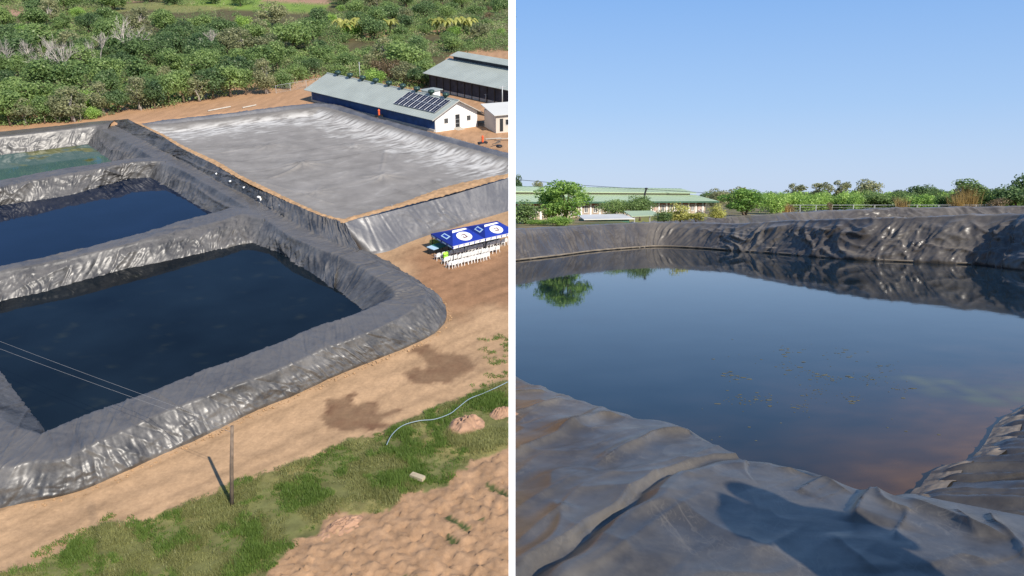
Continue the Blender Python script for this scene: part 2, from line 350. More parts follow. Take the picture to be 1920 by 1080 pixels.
# ------------------------------------------------------------------ lofted sheets
def catmull(P, ts):
    P = np.asarray(P, float); n = len(P); i = np.clip(np.floor(ts).astype(int), 0, n - 2); f = (ts - i)[:, None]
    p0 = P[np.clip(i - 1, 0, n - 1)]; p1 = P[i]; p2 = P[i + 1]; p3 = P[np.clip(i + 2, 0, n - 1)]
    return 0.5 * ((2 * p1) + (-p0 + p2) * f + (2 * p0 - 5 * p1 + 4 * p2 - p3) * f ** 2 + (-p0 + 3 * p1 - 3 * p2 + p3) * f ** 3)
def loft(lines, step, rows, disp=None, rnd=1, seed=0):
    """lines: polylines with equal numbers of control points, across the sheet; returns V grid, s, t (metres)"""
    L = [np.asarray(l, float) for l in lines]; n = len(L[0])
    seg = np.mean([np.linalg.norm(np.diff(l, axis=0), axis=1) for l in L[:3]], axis=0)
    cum = np.r_[0, np.cumsum(seg)]; ns = max(8, int(cum[-1] / step)); s = np.linspace(0, cum[-1], ns)
    ts = np.interp(s, cum, np.arange(n))
    C = np.stack([catmull(l, ts) for l in L], 0)
    R = []; tl = []; t0 = 0.0
    for k in range(len(L) - 1):
        d = np.mean(np.linalg.norm(C[k + 1] - C[k], axis=1)); m = rows[k]
        for j in range(m):
            f = j / m; R.append(C[k] * (1 - f) + C[k + 1] * f); tl.append(t0 + f * d)
        t0 += d
    R.append(C[-1]); tl.append(t0)
    G = np.stack(R, 0)
    for _ in range(rnd):
        H = G.copy(); H[1:-1] = 0.25 * G[:-2] + 0.5 * G[1:-1] + 0.25 * G[2:]; G = H
    S = np.tile(s, (len(tl), 1)); T = np.tile(np.array(tl)[:, None], (1, ns))
    if disp is not None:
        nrm = np.cross(np.gradient(G, axis=1), np.gradient(G, axis=0)); nrm /= np.linalg.norm(nrm, axis=-1, keepdims=True) + 1e-9
        if np.mean(nrm[..., 2]) < 0: nrm = -nrm
        G = G + nrm * disp(S, T, G)[..., None]
    return G, S, T
def clip_u(o, u=-0.02, keep=-1):
    import bmesh
    me = o.data; bm = bmesh.new(); bm.from_mesh(me)
    inv = o.matrix_world.inverted()
    co = inv @ Vector((u, 0, 0)); no = (inv.to_3x3() @ Vector((1, 0, 0)))
    bmesh.ops.bisect_plane(bm, geom=bm.verts[:] + bm.edges[:] + bm.faces[:], plane_co=co, plane_no=no, clear_outer=keep < 0, clear_inner=keep > 0)
    bm.to_mesh(me); bm.free(); return o
def sheet(name, G, mat, parent=None, mtx=None):
    nr, nc = G.shape[:2]; Fc = grid_faces(nr, nc)
    a = np.cross(G[nr // 2, nc // 2 + 1] - G[nr // 2, nc // 2], G[nr // 2 + 1, nc // 2] - G[nr // 2, nc // 2])
    if a[2] < 0: Fc = Fc[:, ::-1].copy()
    return obj(name, G.reshape(-1, 3), Fc, mat, parent, mtx, smooth=True)

def folds(sc, slope, crump, seed, big=0.0, wv=0.8, sp=4):
    """liner folds: wrinkles running down the slope, crumpling, long slack folds; sc metres per wrinkle"""
    def f(S, T, G):
        x = S / sc; y = T / sc
        wx = x + wv * noise(x * 0.4, y * 0.5, seed) ; wy = y + wv * noise(x * 0.4, y * 0.5, seed + 3)
        m = np.clip(0.55 + 0.9 * noise(x * 0.17, y * 0.3, seed + 5), 0.08, 1.5)
        a = slope * m * ridge(wx * 0.9, wy * 0.13 + x * 0.03, seed + 7, sp)
        a = a + 0.5 * slope * ridge(wx * 2.2, wy * 0.22, seed + 8, 3) * np.clip(0.5 + noise(x * .3, y * .3, seed + 9), 0, 1)
        b = crump * np.clip(0.6 + 1.2 * noise(x * 0.15, y * 0.2, seed + 11), 0.1, 1.6) * (ridge(wx * 0.55 + wy * 0.5, wy * 0.7 - wx * 0.25, seed + 12, 2) + 0.5 * ridge(wx * 1.1 - wy * 0.9, wy * 1.2, seed + 13, 2) + 0.5 * fbm(wx * 0.6, wy * 0.8, 3, seed + 14))
        c = big * ridge(x * 0.09 + 0.35 * y * 0.3, y * 0.22 - x * 0.05, seed + 21, 6)
        return a + b + c
    return f
def pleats(sc, am, seed, slant=0.0):
    """close taut pleats running straight down a hanging sheet, with narrow sunk creases between them"""
    def f(S, T, G):
        x = (S + slant * T) / sc; x = x + .25 * noise(x * .35, T * .4, seed)
        m = np.clip(.6 + .9 * noise(x * .12, T * .15, seed + 1), .12, 1.4)
        return am * m * (ridge(x * .8, T * .10, seed + 2, 2) - 1.3 * ridge(x * .55 + 40, T * .07, seed + 3, 9) + .5 * ridge(x * 1.9, T * .22, seed + 4, 2))
    return f
def creases(seed, sc, am):
    g1 = folds(sc, am, am * .5, seed, 0, .4, 5)
    return lambda S, T, G: g1(S, T, G)

rng = np.random.default_rng(7); random.seed(7)
def smooth_on(P, h): return [GL(x, y, h) for (x, y) in P]
HB, HG, H0, HW = 1.45, 2.2, 1.7, 0.10     # bank crests, crest of the covered pond, ground behind, water level

# ---- ground of the hillside -----------------------------------------------------------------
rim_px = [(-400, 300), (-80, 262), (165, 231), (258, 233), (420, 214), (600, 196), (1023, 309), (1200, 350)]
rim = np.array([GL(x, y, 1.9)[:2] for x, y in rim_px])
def ground_h(u, v):
    return H0 * sst(v - np.interp(u, rim[:, 0], rim[:, 1]), -0.2, 1.3)
def inpoly(px, py, poly):
    c = np.zeros(px.shape, bool); n = len(poly); j = n - 1
    for i in range(n):
        xi, yi = poly[i]; xj, yj = poly[j]
        k = ((yi > py) != (yj > py)) & (px < (xj - xi) * (py - yi) / (yj - yi + 1e-12) + xi); c ^= k; j = i
    return c
GRASS = [(-40, 1085), (60, 1062), (120, 1035), (170, 990), (230, 985), (290, 975), (350, 945), (395, 925), (440, 905), (500, 885), (560, 868), (600, 848), (650, 828), (720, 812), (760, 790), (820, 765), (870, 745), (960, 712), (960, 830), (930, 845), (880, 870), (830, 915), (760, 925), (735, 955), (700, 965), (640, 960), (600, 985), (560, 1020), (520, 1055), (500, 1100), (-40, 1100)]
FIELD = [(960, 830), (930, 845), (880, 870), (830, 915), (760, 925), (735, 955), (700, 965), (640, 960), (600, 985), (560, 1020), (520, 1055), (500, 1100), (960, 1100)]
STAINS = [[(600, 785), (612, 765), (613, 752), (640, 745), (665, 733), (672, 742), (662, 752), (656, 758), (672, 760), (690, 750), (712, 752), (712, 764), (704, 776), (730, 772), (752, 763), (757, 768), (725, 780), (712, 788), (728, 795), (745, 794), (725, 803), (690, 812), (680, 802), (655, 808), (618, 806)],
          [(754, 697), (775, 688), (800, 692), (806, 683), (793, 672), (780, 661), (760, 666), (768, 656), (790, 648), (808, 650), (838, 665), (862, 663), (880, 672), (893, 690), (875, 700), (840, 719), (800, 720), (768, 716)]]
def build_ground():
    vs = [5.0]
    while vs[-1] < 330: vs.append(vs[-1] + 0.11 * (max(vs[-1], 24) / 24) ** 1.75)
    us = [0.0]
    while us[-1] > -270: us.append(us[-1] - 0.13 * max(1.0, (-us[-1] / 20)) ** 1.5)
    us = np.array(us[::-1]); vs = np.array(vs)
    U, V = np.meshgrid(us, vs)
    Hh = ground_h(U, V)
    f = V * math.cos(PL) + HC * math.sin(PL); up = V * math.sin(PL) - HC * math.cos(PL)
    X = 960 + F * U / f; Y = 540 - F * up / f
    js = np.clip(30.0 / np.maximum(V, 24), 0.05, 1); Xj = X + js * (14 * noise(U * 0.9, V * 0.9, 1) + 7 * noise(U * 2.7, V * 2.7, 2)); Yj = Y + js * (9 * noise(U * 0.9, V * 0.9, 3) + 6 * noise(U * 2.7, V * 2.7, 4))
    soil = np.array([0.43, 0.275, 0.155]); soil2 = np.array([0.31, 0.17, 0.09]); fieldc = np.array([0.34, 0.21, 0.12])
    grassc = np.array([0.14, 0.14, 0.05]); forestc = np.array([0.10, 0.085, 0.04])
    n1 = fbm(U * 0.25, V * 0.25, 4, 5)[..., None]; n2 = fbm(U * 1.3, V * 1.3, 4, 6)[..., None]
    c = soil * (1 + 0.14 * n1 + 0.13 * n2 + 0.10 * fbm(U * 5, V * 5, 2, 9)[..., None])
    # reddish churned soil round the marquee
    k = sst(np.hypot((X - 880) / 130, (Y - 520) / 75) + 0.25 * n1[..., 0], 1.25, 0.6)[..., None]; c = c * (1 - k) + soil2 * (1 + 0.18 * n2) * k
    # wheel tracks along the road
    s_ = (U - V) * 0.707; k = 0.24 * ridge(U * 0.06 + 0.1 * noise(U * .2, V * .2, 8), (V - U) * 0.55, 8, 3)[..., None]; c = c * (1 - k)
    back = sst(V - np.interp(U, rim[:, 0], rim[:, 1]), 0.0, 2.0)
    c = c * (1 - back[..., None]) + np.array([0.40, 0.235, 0.13]) * (1 + 0.2 * n2) * back[..., None]
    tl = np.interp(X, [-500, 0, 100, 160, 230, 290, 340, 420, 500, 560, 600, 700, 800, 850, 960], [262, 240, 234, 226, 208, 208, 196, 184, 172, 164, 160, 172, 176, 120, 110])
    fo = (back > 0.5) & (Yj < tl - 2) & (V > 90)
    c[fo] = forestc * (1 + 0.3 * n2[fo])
    g = inpoly(Xj, Yj, GRASS) & (V < 60); c[g] = (grassc + np.array([0.05, 0.028, 0.012]) * np.clip(n1[g] * 2, 0, 1.6)) * (1 + 0.3 * n2[g])
    fi = inpoly(Xj, Yj, FIELD) & (V < 60); c[fi] = fieldc * (1 + 0.22 * n2[fi])
    # open fields far up the hill
    def patch(poly, col):
        m = inpoly(X + 10 * noise(U * .05, V * .05, 30), Y + 1.5 * noise(U * .05, V * .05, 31), poly); c[m] = np.array(col) * (1 + 0.12 * n1[m])
    patch([(120, 36), (240, 19), (620, 19), (600, 36), (430, 34), (330, 42), (260, 36), (180, 50)], (0.20, 0.20, 0.07))
    patch([(340, 18), (620, 18), (600, 33), (380, 31)], (0.17, 0.25, 0.05))
    patch([(-60, 28), (60, 27), (50, 44), (-60, 46)], (0.36, 0.22, 0.15)); patch([(200, 8), (300, 6), (310, 18), (205, 18)], (0.37, 0.23, 0.16))
    patch([(480, 3), (620, 2), (615, 21), (490, 22)], (0.34, 0.21, 0.14)); patch([(620, 80), (720, 72), (725, 92), (640, 96)], (0.33, 0.21, 0.12)); patch([(785, 68), (875, 67), (870, 80), (790, 80)], (0.34, 0.19, 0.11))
    for k, st in enumerate(STAINS):          # spilled water has darkened the road
        jx = X + 5 * noise(U * 1.4, V * 1.4, 60) + 4 * noise(U * 3.5, V * 3.5, 61); jy = Y + 4 * noise(U * 1.4, V * 1.4, 62) + 3 * noise(U * 3.5, V * 3.5, 63); m = np.zeros(U.shape)
        for ox, oy in ((0, 0), (4, 0), (-4, 0), (0, 3), (0, -3)): m += inpoly(jx + ox, jy + oy, st) / 5.0
        m = (m * (0.85 + 0.35 * n2[..., 0]))[..., None]; c = c * (1 - m) + np.array([0.17, 0.098, 0.055]) * (1 + 0.25 * n2) * m
    # relief: clods in the field, furrows, ruts, soft bumps
    amp = np.where(fi, 1.0, 0.0)
    for _ in range(3): amp[1:-1, 1:-1] = (amp[:-2, 1:-1] + amp[2:, 1:-1] + amp[1:-1, :-2] + amp[1:-1, 2:] + amp[1:-1, 1:-1]) / 5
    a0 = GL(760, 985)[:2]; a1 = GL(900, 1080)[:2]; dd = a1 - a0; dd /= np.linalg.norm(dd)
    q = (U - a0[0]) * (-dd[1]) + (V - a0[1]) * dd[0]; al = (U - a0[0]) * dd[0] + (V - a0[1]) * dd[1]
    fur = np.sin(q * 2 * np.pi / 0.85 + 0.6 * noise(U, V, 40)) * sst(al, -0.6, 0.8)
    Hh = Hh + amp * (0.065 * fur + 0.06 * np.clip(fbm(U * 1.1, V * 1.1, 2, 42), -0.4, 1) + 0.03 * noise(U * 3.3, V * 3.3, 41) + 0.05 * rng.normal(0, 1, U.shape) + 0.05)
    wl = np.where(fi & (fur < -0.55) & (noise(U * 0.7, V * 0.7, 44) > 0.4), 1, 0)[..., None]; c = np.where(wl > 0, np.array([0.07, 0.085, 0.03]) * (1 + .3 * n2), c)
    near = sst(V, 62, 50)
    Hh = Hh + near * (0.02 * fbm(U * 1.5, V * 1.5, 4, 43) + 0.03 * fbm(U * .4, V * .4, 2, 45)) + np.where(g, 0.07, 0.0) * np.clip(0.4 + fbm(U * 1.1, V * 1.1, 3, 46), 0, 1)
    Hh = Hh + 2.2 * sst(V, 125, 260) * noise(U * 0.02, V * 0.02, 47)
    Vv = np.stack([U, V, Hh], -1).reshape(-1, 3); nr, nc = U.shape; Fc = grid_faces(nr, nc)
    # earth faces down from the rim of the sheet, so that it is a body of ground
    border = np.r_[np.arange(nc), np.arange(1, nr) * nc + nc - 1, (nr - 1) * nc + np.arange(nc - 2, -1, -1), np.arange(nr - 2, 0, -1) * nc]
    low = Vv[border].copy(); low[:, 2] -= 60; n0 = len(Vv); kk = len(border); ii = np.arange(kk); jj = (ii + 1) % kk
    Fs = np.stack([border[jj], border[ii], n0 + ii, n0 + jj], -1)
    o = obj('ground', np.r_[Vv, low], np.r_[Fc, Fs], M_ground, None, ML, smooth=True); tag(o, kind='structure')
    colattr(o.data, 'col', np.r_[np.clip(c.reshape(-1, 3), 0.01, 0.9), np.tile([[0.3, 0.18, 0.1]], (kk, 1))])
build_ground()

# ---- near bank, spine, cross banks ----------------------------------------------------------
B = [(-330, 640), (-250, 800), (-130, 930), (-30, 957), (60, 942), (140, 925), (215, 895), (287, 862), (360, 829), (420, 800), (480, 771), (560, 738), (620, 710), (675, 687), (717, 670), (780, 645), (815, 626), (835, 605), (837, 582), (825, 562), (802, 542), (767, 516), (730, 496), (697, 476)]
CO = [(-225, 610), (-150, 740), (-60, 850), (10, 876), (55, 866), (118, 862), (165, 838), (232, 808), (305, 774), (370, 750), (430, 727), (500, 702), (560, 677), (610, 653), (660, 636), (717, 613), (767, 587), (797, 562), (795, 545), (778, 533), (752, 517), (722, 500), (692, 482), (662, 468)]
CI = [(-150, 590), (-90, 690), (-5, 780), (68, 812), (84, 811), (130, 790), (175, 773), (240, 750), (300, 728), (375, 697), (430, 678), (480, 659), (537, 637), (590, 614), (640, 598), (685, 582), (715, 568), (738, 558), (741, 550), (732, 539), (705, 520), (675, 500), (645, 485), (620, 474)]
Wn = [(-75, 600), (-10, 676), (50, 760), (80, 803), None, None, None, None, None, None, None, None, None, None, None, None, None, (678, 584), (672, 579), (664, 572), (650, 562), (637, 550), (622, 540), (610, 532)]
base = [GL(x, y, -0.03) for x, y in B]; co = [GL(x, y, HB) for x, y in CO]; ci = [GL(x, y, HB) for x, y in CI]
wn = []
inw = np.array([-0.69, 0.72, 0])
for k, q in enumerate(Wn):
    if q is not None: wn.append(GL(q[0], q[1], 0.0))
    else: p = ci[k] + inw * 1.25; p[2] = 0.0; wn.append(p)
for k in (15, 16): wn[k] = GL(676 - (16 - k) * 4, 586 + (16 - k) * 2, 0.0)
under = [p + np.array([0, 0, -0.5]) + (p - c) * 0.35 * np.array([1, 1, 0]) for p, c in zip(wn, ci)]
def near_disp(S, T, G):
    t1 = 1.0
    f = folds(0.8, 0.07, 0.02, 3, 0.05, 0.3, 3)(S - 0.25 * T, T, G) + pleats(.42, .075, 19, -.18)(S, T, G)
    wgt = 0.34 + 0.85 * sst(T, 1.9, 1.2)                 # hanging outer face is creased, the walked-on top is flatter
    lip = 0.035 * np.sin(S * 2.1) * sst(T, 1.2, 0.9)
    crease = 0.06 * ridge(S * 0.55 + 0.22 * T, T * 0.05, 77, 14) + 0.035 * ridge(S * 0.9 - 0.3 * T + 30, T * 0.07, 78, 12) - 0.05 * ridge(S * 0.33 + 0.15 * T + 9, T * 0.04, 79, 22)
    return (f + creases(15, .33, .05)(S - .2 * T, T, G)) * wgt * sst(T, 0.0, 0.25) + crease * sst(T, 0.0, 0.3) + lip * sst(T, 0, .3)
G, S, T = loft([base, co, ci, wn, under], 0.06, [30, 30, 24, 4], near_disp, rnd=1)
nb = thing('pond_bank', 'long near bank of the closest pond, silver creased outer face and flat dark top', 'pond bank', (0, 0, 0), ML)
sheet('liner', G, M_liner, nb)

SP = [((165, 272), (172, 236), (215, 236), (258, 233)), ((205, 300), (234, 264), (264, 262), (300, 254)), ((245, 318), (275, 288), (302, 283), (335, 275)),
      ((282, 335), (300, 303), (332, 297), (362, 289)), ((320, 353), (345, 321), (377, 322), (400, 308)), ((365, 383), (390, 346), (418, 346), (440, 331)),
      ((400, 401), (445, 378), (467, 369), (478, 351)), ((440, 432), (480, 400), (507, 393), (515, 368)), ((482, 460), (505, 416), (542, 414), (555, 386)),
      ((530, 477), (540, 441), (587, 437), (598, 404)), ((567, 502), (580, 459), (628, 457), (625, 413)), ((612, 533), (621, 475), (664, 469), (643, 419))]
sw = [GL(*q[0], 0.0) for q in SP]; sci = [GL(*q[1], HB) for q in SP]; spo = [GL(*q[2], HB - 0.1) for q in SP]; sgt = [GL(*q[3], HG) for q in SP]
sun_ = [p + np.array([-0.4, -0.4, -0.5]) for p in sw]
far = lambda l: [l[0] + (l[0] - l[1]) * 0.4] + l
nearx = lambda l: l + [l[-1] + (l[-1] - l[-2]) * 0.35 * np.array([1, 1, 0])]
def spine_disp(S, T, G):
    return (folds(0.9, 0.13, 0.06, 31, 0.14)(S, T, G) + creases(37, .42, .05)(S + .5 * T, T, G) + pleats(.7, .07, 39, .5)(S, T, G)) * (0.3 + 0.8 * (sst(T, 2.6, 1.9) + 0.8 * sst(T, 4.0, 4.7)))
G, S, T = loft([nearx(far(l)) for l in (sun_, sw, sci, spo, sgt)], 0.09, [4, 26, 22, 18], spine_disp, rnd=2)
sp = thing('pond_bank', 'straight black lined bank with a walkway between the water ponds and the covered pond', 'pond bank', (0, 0, 0), ML)
sheet('liner', G, M_liner, sp)

def cross_bank(cols, label, seed, amp, backlow=0.0, step=0.08, hb=HB):
    front = [GL(*c[2], 0.0) for c in cols]; cf = [GL(*c[1], hb) for c in cols]; cb = [GL(*c[0], hb) for c in cols]
    bl = [p + np.array([-0.75, 0.9, 0]) for p in cb]
    for p in bl: p[2] = backlow
    fl = [p + np.array([0.4, -0.4, -0.5]) for p in front]
    def d(S, T, G): return (folds(0.9, 0.15 * amp, 0.17 * amp, seed, 0.14 * amp)(S, T, G) + creases(seed + 1, .42, .07 * amp)(S - .4 * T, T, G) + pleats(.8, .09 * amp, seed + 5, -.5)(S, T, G)) * (0.28 + 0.8 * sst(T, 2.7, 2.1)) * sst(T, 0.3, 0.8)
    # front to back
    G, S, T = loft([fl, front, cf, cb, bl], step, [4, 30, 14, 14], d, rnd=2)
    t = thing('pond_bank', label, 'pond bank', (0, 0, 0), ML)
    return sheet('liner', G, M_liner, t)
cross_bank([((-170, 545), (-170, 563), (-170, 632)), ((-100, 522), (-100, 538), (-100, 602)), ((0, 499), (0, 510), (0, 566)), ((67, 486), (67, 497), (67, 552)), ((120, 474), (120, 487), (120, 538)),
            ((225, 448), (225, 462), (225, 508)), ((300, 427), (300, 444), (300, 494)), ((350, 412), (350, 431), (350, 482)), ((402, 398), (415, 415), (420, 466)), ((440, 388), (452, 405), (462, 457)), ((480, 392), (496, 412), (500, 458))],
           'crumpled black lined cross bank between the near pond and the bright blue pond', 51, 1.0)
cross_bank([((-170, 372), (-170, 392), (-170, 424)), ((-80, 353), (-80, 371), (-80, 402)), ((0, 338), (0, 353), (0, 386)), ((100, 319), (105, 331), (115, 370)), ((200, 305), (205, 314), (200, 347)), ((235, 299), (240, 306), (240, 337)), ((275, 296), (290, 303), (280, 334)), ((300, 296), (312, 304), (300, 338))],
           'crumpled black lined cross bank between the bright blue pond and the green algae pond', 61, 0.9)
cross_bank([((-170, 266), (-170, 277), (-170, 314)), ((-80, 257), (-80, 266), (-80, 303)), ((0, 247), (0, 256), (0, 292)), ((80, 239), (80, 247), (80, 283)), ((150, 231), (155, 238), (150, 274)), ((185, 227), (182, 235), (172, 272)), ((215, 226), (205, 234), (190, 274))],
           'dark farthest cross bank behind the green algae pond, next to the trees', 71, 0.5, H0 - 0.3, hb=1.75)

# ---- water --------------------------------------------------------------------------------
def poly_sheet(name, px, h, mat, colf, n=60, M=ML, conv=GL):
    P = [conv(x, y, h) for x, y in px]; a = np.array(P)
    lo = a.min(0); hi = a.max(0); us = np.linspace(lo[0], hi[0], n); vs = np.linspace(lo[1], hi[1], n); U, V = np.meshgrid(us, vs)
    G = np.stack([U, V, np.full_like(U, h)], -1); o = sheet(name, G, mat, None, M)
    colattr(o.data, 'col', colf(U, V).reshape(-1, 3)); return o
def quad_sheet(name, c4, h, mat, colf, n=90):
    P = [GL(x, y, h) for x, y in c4]; s = np.linspace(0, 1, n); A, Bq = np.meshgrid(s, s); A = A[..., None]; Bq = Bq[..., None]
    G = P[0] * (1 - A) * (1 - Bq) + P[1] * A * (1 - Bq) + P[2] * A * Bq + P[3] * (1 - A) * Bq
    o = sheet(name, G, mat, None, ML); colattr(o.data, 'col', colf(G[..., 0], G[..., 1]).reshape(-1, 3)); return tag(o, kind='structure')
def deep(U, V):
    n = fbm(U * 0.18, V * 0.18, 4, 90)[..., None]; s = np.clip(fbm(U * 0.8, V * 0.8, 4, 91) - 0.5, 0, 1)[..., None] * 0.5
    return np.array([0.005, 0.009, 0.013]) * (1 + 0.5 * n) + np.array([0.03, 0.03, 0.012]) * s
def blue(U, V): return np.array([0.006, 0.013, 0.032]) * (1 + 0.2 * fbm(U * 0.2, V * 0.2, 3, 92)[..., None])
def algae(U, V):
    n = fbm(U * 0.22, V * 0.22, 5, 93)[..., None]; far_ = sst(V - 0.1 * U, 89.2, 91.3)[..., None]
    k = sst(n[..., 0] + 1.1 * far_[..., 0], 0.45, 0.75)[..., None]
    return np.array([0.055, 0.11, 0.10]) * (1 - k) + np.array([0.12, 0.125, 0.035]) * (1 + 0.5 * fbm(U * 1.1, V * 1.1, 3, 94)[..., None]) * k
quad_sheet('water', [(-200, 585), (60, 860), (740, 588), (492, 428)], HW, M_waterL, deep)
quad_sheet('water', [(-200, 400), (-260, 590), (452, 418), (285, 318)], HW, M_waterL, blue)
quad_sheet('water', [(-230, 295), (-260, 420), (240, 318), (165, 262)], HW, M_waterL, algae)

# ---- covered pond --------------------------------------------------------------------------
def covered():
    NLc, FLc, FRc, NRc = GL(641, 412, HG), GL(264, 234, HG), GL(604, 196, HG), GL(1023, 309, HG)
    n = 260; s = np.linspace(0, 1, n); A, Bq = np.meshgrid(s, s)            # A along near edge, Bq away
    Aa, Bb = A[..., None], Bq[..., None]
    G = NLc * (1 - Aa) * (1 - Bb) + NRc * Aa * (1 - Bb) + FRc * Aa * Bb + FLc * (1 - Aa) * Bb
    U, V = G[..., 0], G[..., 1]
    dW = np.minimum.reduce([A * 18, (1 - A) * 18, Bq * 40, (1 - Bq) * 40])
    dep = -0.5 * sst(np.minimum((1 - A) * 18, (1 - Bq) * 36), 0.15, 2.3) - 0.22 * sst(np.minimum(A * 18, Bq * 36), 0.15, 2.6)
    dep += 0.016 * fbm(U * 0.25, V * 0.25, 3, 101)
    for (x, y, hh, r) in [(566, 296, 0.42, 1.7), (717, 318, 0.36, 1.7), (500, 262, 0.2, 2.2), (660, 262, 0.2, 2.0), (590, 345, 0.2, 2.0)]:
        p = GL(x, y, HG); d = np.hypot(U - p[0], V - p[1]); th = np.arctan2(V - p[1], U - p[0])
        dep += hh * np.exp(-d / r * 1.6) * (1 + 0.25 * np.sin(9 * th) * sst(d, 0.1, 0.6))
    edge = sst(np.minimum((1 - A) * 18, (1 - Bq) * 40), 3.2, 0.3)
    dep += edge * folds(0.8, 0.05, 0.02, 103)(A * 18 + Bq * 40, dW, G)
    q0 = GL(690, 300)[:2]
    for (p, q, hh) in [((722, 268), (714, 305), 0.05), ((505, 320), (560, 300), 0.08), ((812, 325), (850, 345), 0.12), ((785, 332), (818, 353), 0.09), ((742, 340), (780, 358), 0.08), ((300, 290), (480, 262), 0.06), ((490, 330), (620, 366), 0.06)]:
        a = GL(*p, HG)[:2]; b = GL(*q, HG)[:2]; ab = b - a; L = np.linalg.norm(ab); t = np.clip(((U - a[0]) * ab[0] + (V - a[1]) * ab[1]) / L ** 2, 0, 1)
        d = np.hypot(U - a[0] - t * ab[0], V - a[1] - t * ab[1]); dep += hh * np.exp(-(d / 0.14) ** 2)
    dep += 0.025 * ridge(U * 0.12 + V * 0.12, (V - U) * 0.16, 105, 10)
    G[..., 2] = HG + dep
    # pale dried mud lies along the two far sides
    st = np.minimum((1 - A) * 18 * 1.0, (1 - Bq) * 36 * 0.8)
    nz = fbm(U * 0.5, V * 0.5, 5, 107); streak = fbm((U + V) * 0.35, (V - U) * 1.6, 4, 108)
    k = sst(st + 2.4 * nz, 6.5, 1.8) * sst(st, 0.4, 1.4) * np.clip(0.62 + 1.2 * streak, 0, 1)
    k = np.maximum(k, 0.16 * np.clip(ridge(U * 0.1 + V * 0.1, (V - U) * 0.35, 109, 9) * (0.4 + nz), 0, 1) * sst(dW, .5, 2))
    strip = np.floor(Bq * 9 + .02 * noise(U, V, 120)); tone_ = 1 + 0.10 * (_h(strip, strip * 0, 77) - .5) - 0.10 * np.exp(-((Bq * 9 - np.round(Bq * 9)) / .012) ** 2) * 2.2
    c0 = np.array([0.235, 0.218, 0.2]) * tone_[..., None] * (1 + 0.16 * nz[..., None]); c1 = np.array([0.52, 0.50, 0.465])
    dk = (sst(st, 1.6, 0.4) * 0.25)[..., None]
    c = (c0 * (1 - k[..., None]) + c1 * k[..., None]) * (1 - dk)
    t = thing('pond_cover', 'broad grey sheet with pale dusty streaks covering a whole pond beside the white barn', 'pond cover', (0, 0, 0), ML)
    o = sheet('cover_sheet', G, M_gray, t); colattr(o.data, 'col', c.reshape(-1, 3)); bpy.context.view_layer.update(); clip_u(o)
    # outer skirt: near face, and the hidden far faces
    nb_ = [(672, 474), (697, 477), (730, 471), (762, 457), (805, 441), (850, 428), (890, 415), (954, 396), (1010, 380)]
    ntp = [(630, 416), (643, 419), (668, 412), (703, 404), (745, 393), (795, 380), (850, 365), (945, 337), (1005, 321)]
    b = [GL(x, y, -0.02) for x, y in nb_]; tp = [GL(x, y, HG) for x, y in ntp]
    Gs, S, T = loft([b, tp], 0.09, [40], lambda S, T, G: (folds(0.9, 0.05, 0.05, 111)(S, T, G) + pleats(.9, .05, 112, -.3)(S, T, G)) * sst(T, 0, .3) * sst(T, 3.6, 3.1), rnd=1)
    o = sheet('outer_skirt', Gs, M_skirt, t); bpy.context.view_layer.update(); clip_u(o)
    bk = [(250, 231), (420, 211), (600, 190), (700, 218), (817, 254), (900, 276), (1030, 312)]; it = [(262, 234), (420, 215), (603, 196), (700, 222), (817, 254.5), (900, 277), (1030, 311)]
    Gs, S, T = loft([[GL(x, y, HG) + np.array([-.2, -.5, -.35]) for x, y in it], [GL(x, y, HG) + np.array([0, .05, .03]) for x, y in it], [GL(x, y, HG) + np.array([0, .7, -.03]) for x, y in it], [GL(x, y, HG) + np.array([0, 2.4, -0.46]) for x, y in it]], 0.15, [4, 6, 8], lambda S, T, G: folds(.8, .08, .06, 113)(S, T, G) * sst(T, .6, 1.1), rnd=1)
    o = sheet('outer_skirt', Gs, M_skirt, t); bpy.context.view_layer.update(); clip_u(o)
    # earth laid on the crest
    lo = [q[3] for q in SP] + [(668, 411), (703, 402), (745, 391), (795, 378), (850, 363), (952, 334), (1010, 318)]
    hi = [(266, 234), (306, 253), (343, 274), (371, 287), (410, 305), (448, 328), (485, 346), (522, 364), (561, 383), (603, 401), (632, 410), (646, 411), (671, 404), (708, 394), (752, 381), (800, 364), (852, 347), (953, 326), (1008, 311)]
    l = [GL(x, y, HG + 0.03) for x, y in lo]; h = [GL(x, y, HG + 0.03) for x, y in hi]
    m = [(a + b_) / 2 + np.array([0, 0, 0.06]) for a, b_ in zip(l, h)]
    Gs, S, T = loft([l, m, h], 0.08, [6, 6], lambda S, T, G: 0.05 + 0.05 * fbm(G[..., 0] * 2.5, G[..., 1] * 2.5, 4, 115), rnd=0)
    o = sheet('path', Gs, M_soil, None, ML); tag(o, kind='structure'); bpy.context.view_layer.update(); clip_u(o)
M_skirt = liner_mat('grey_skirt', (0.10, 0.10, 0.108), (0.19, 0.185, 0.185), 0.5, rough=0.42, spec=0.7)
covered()

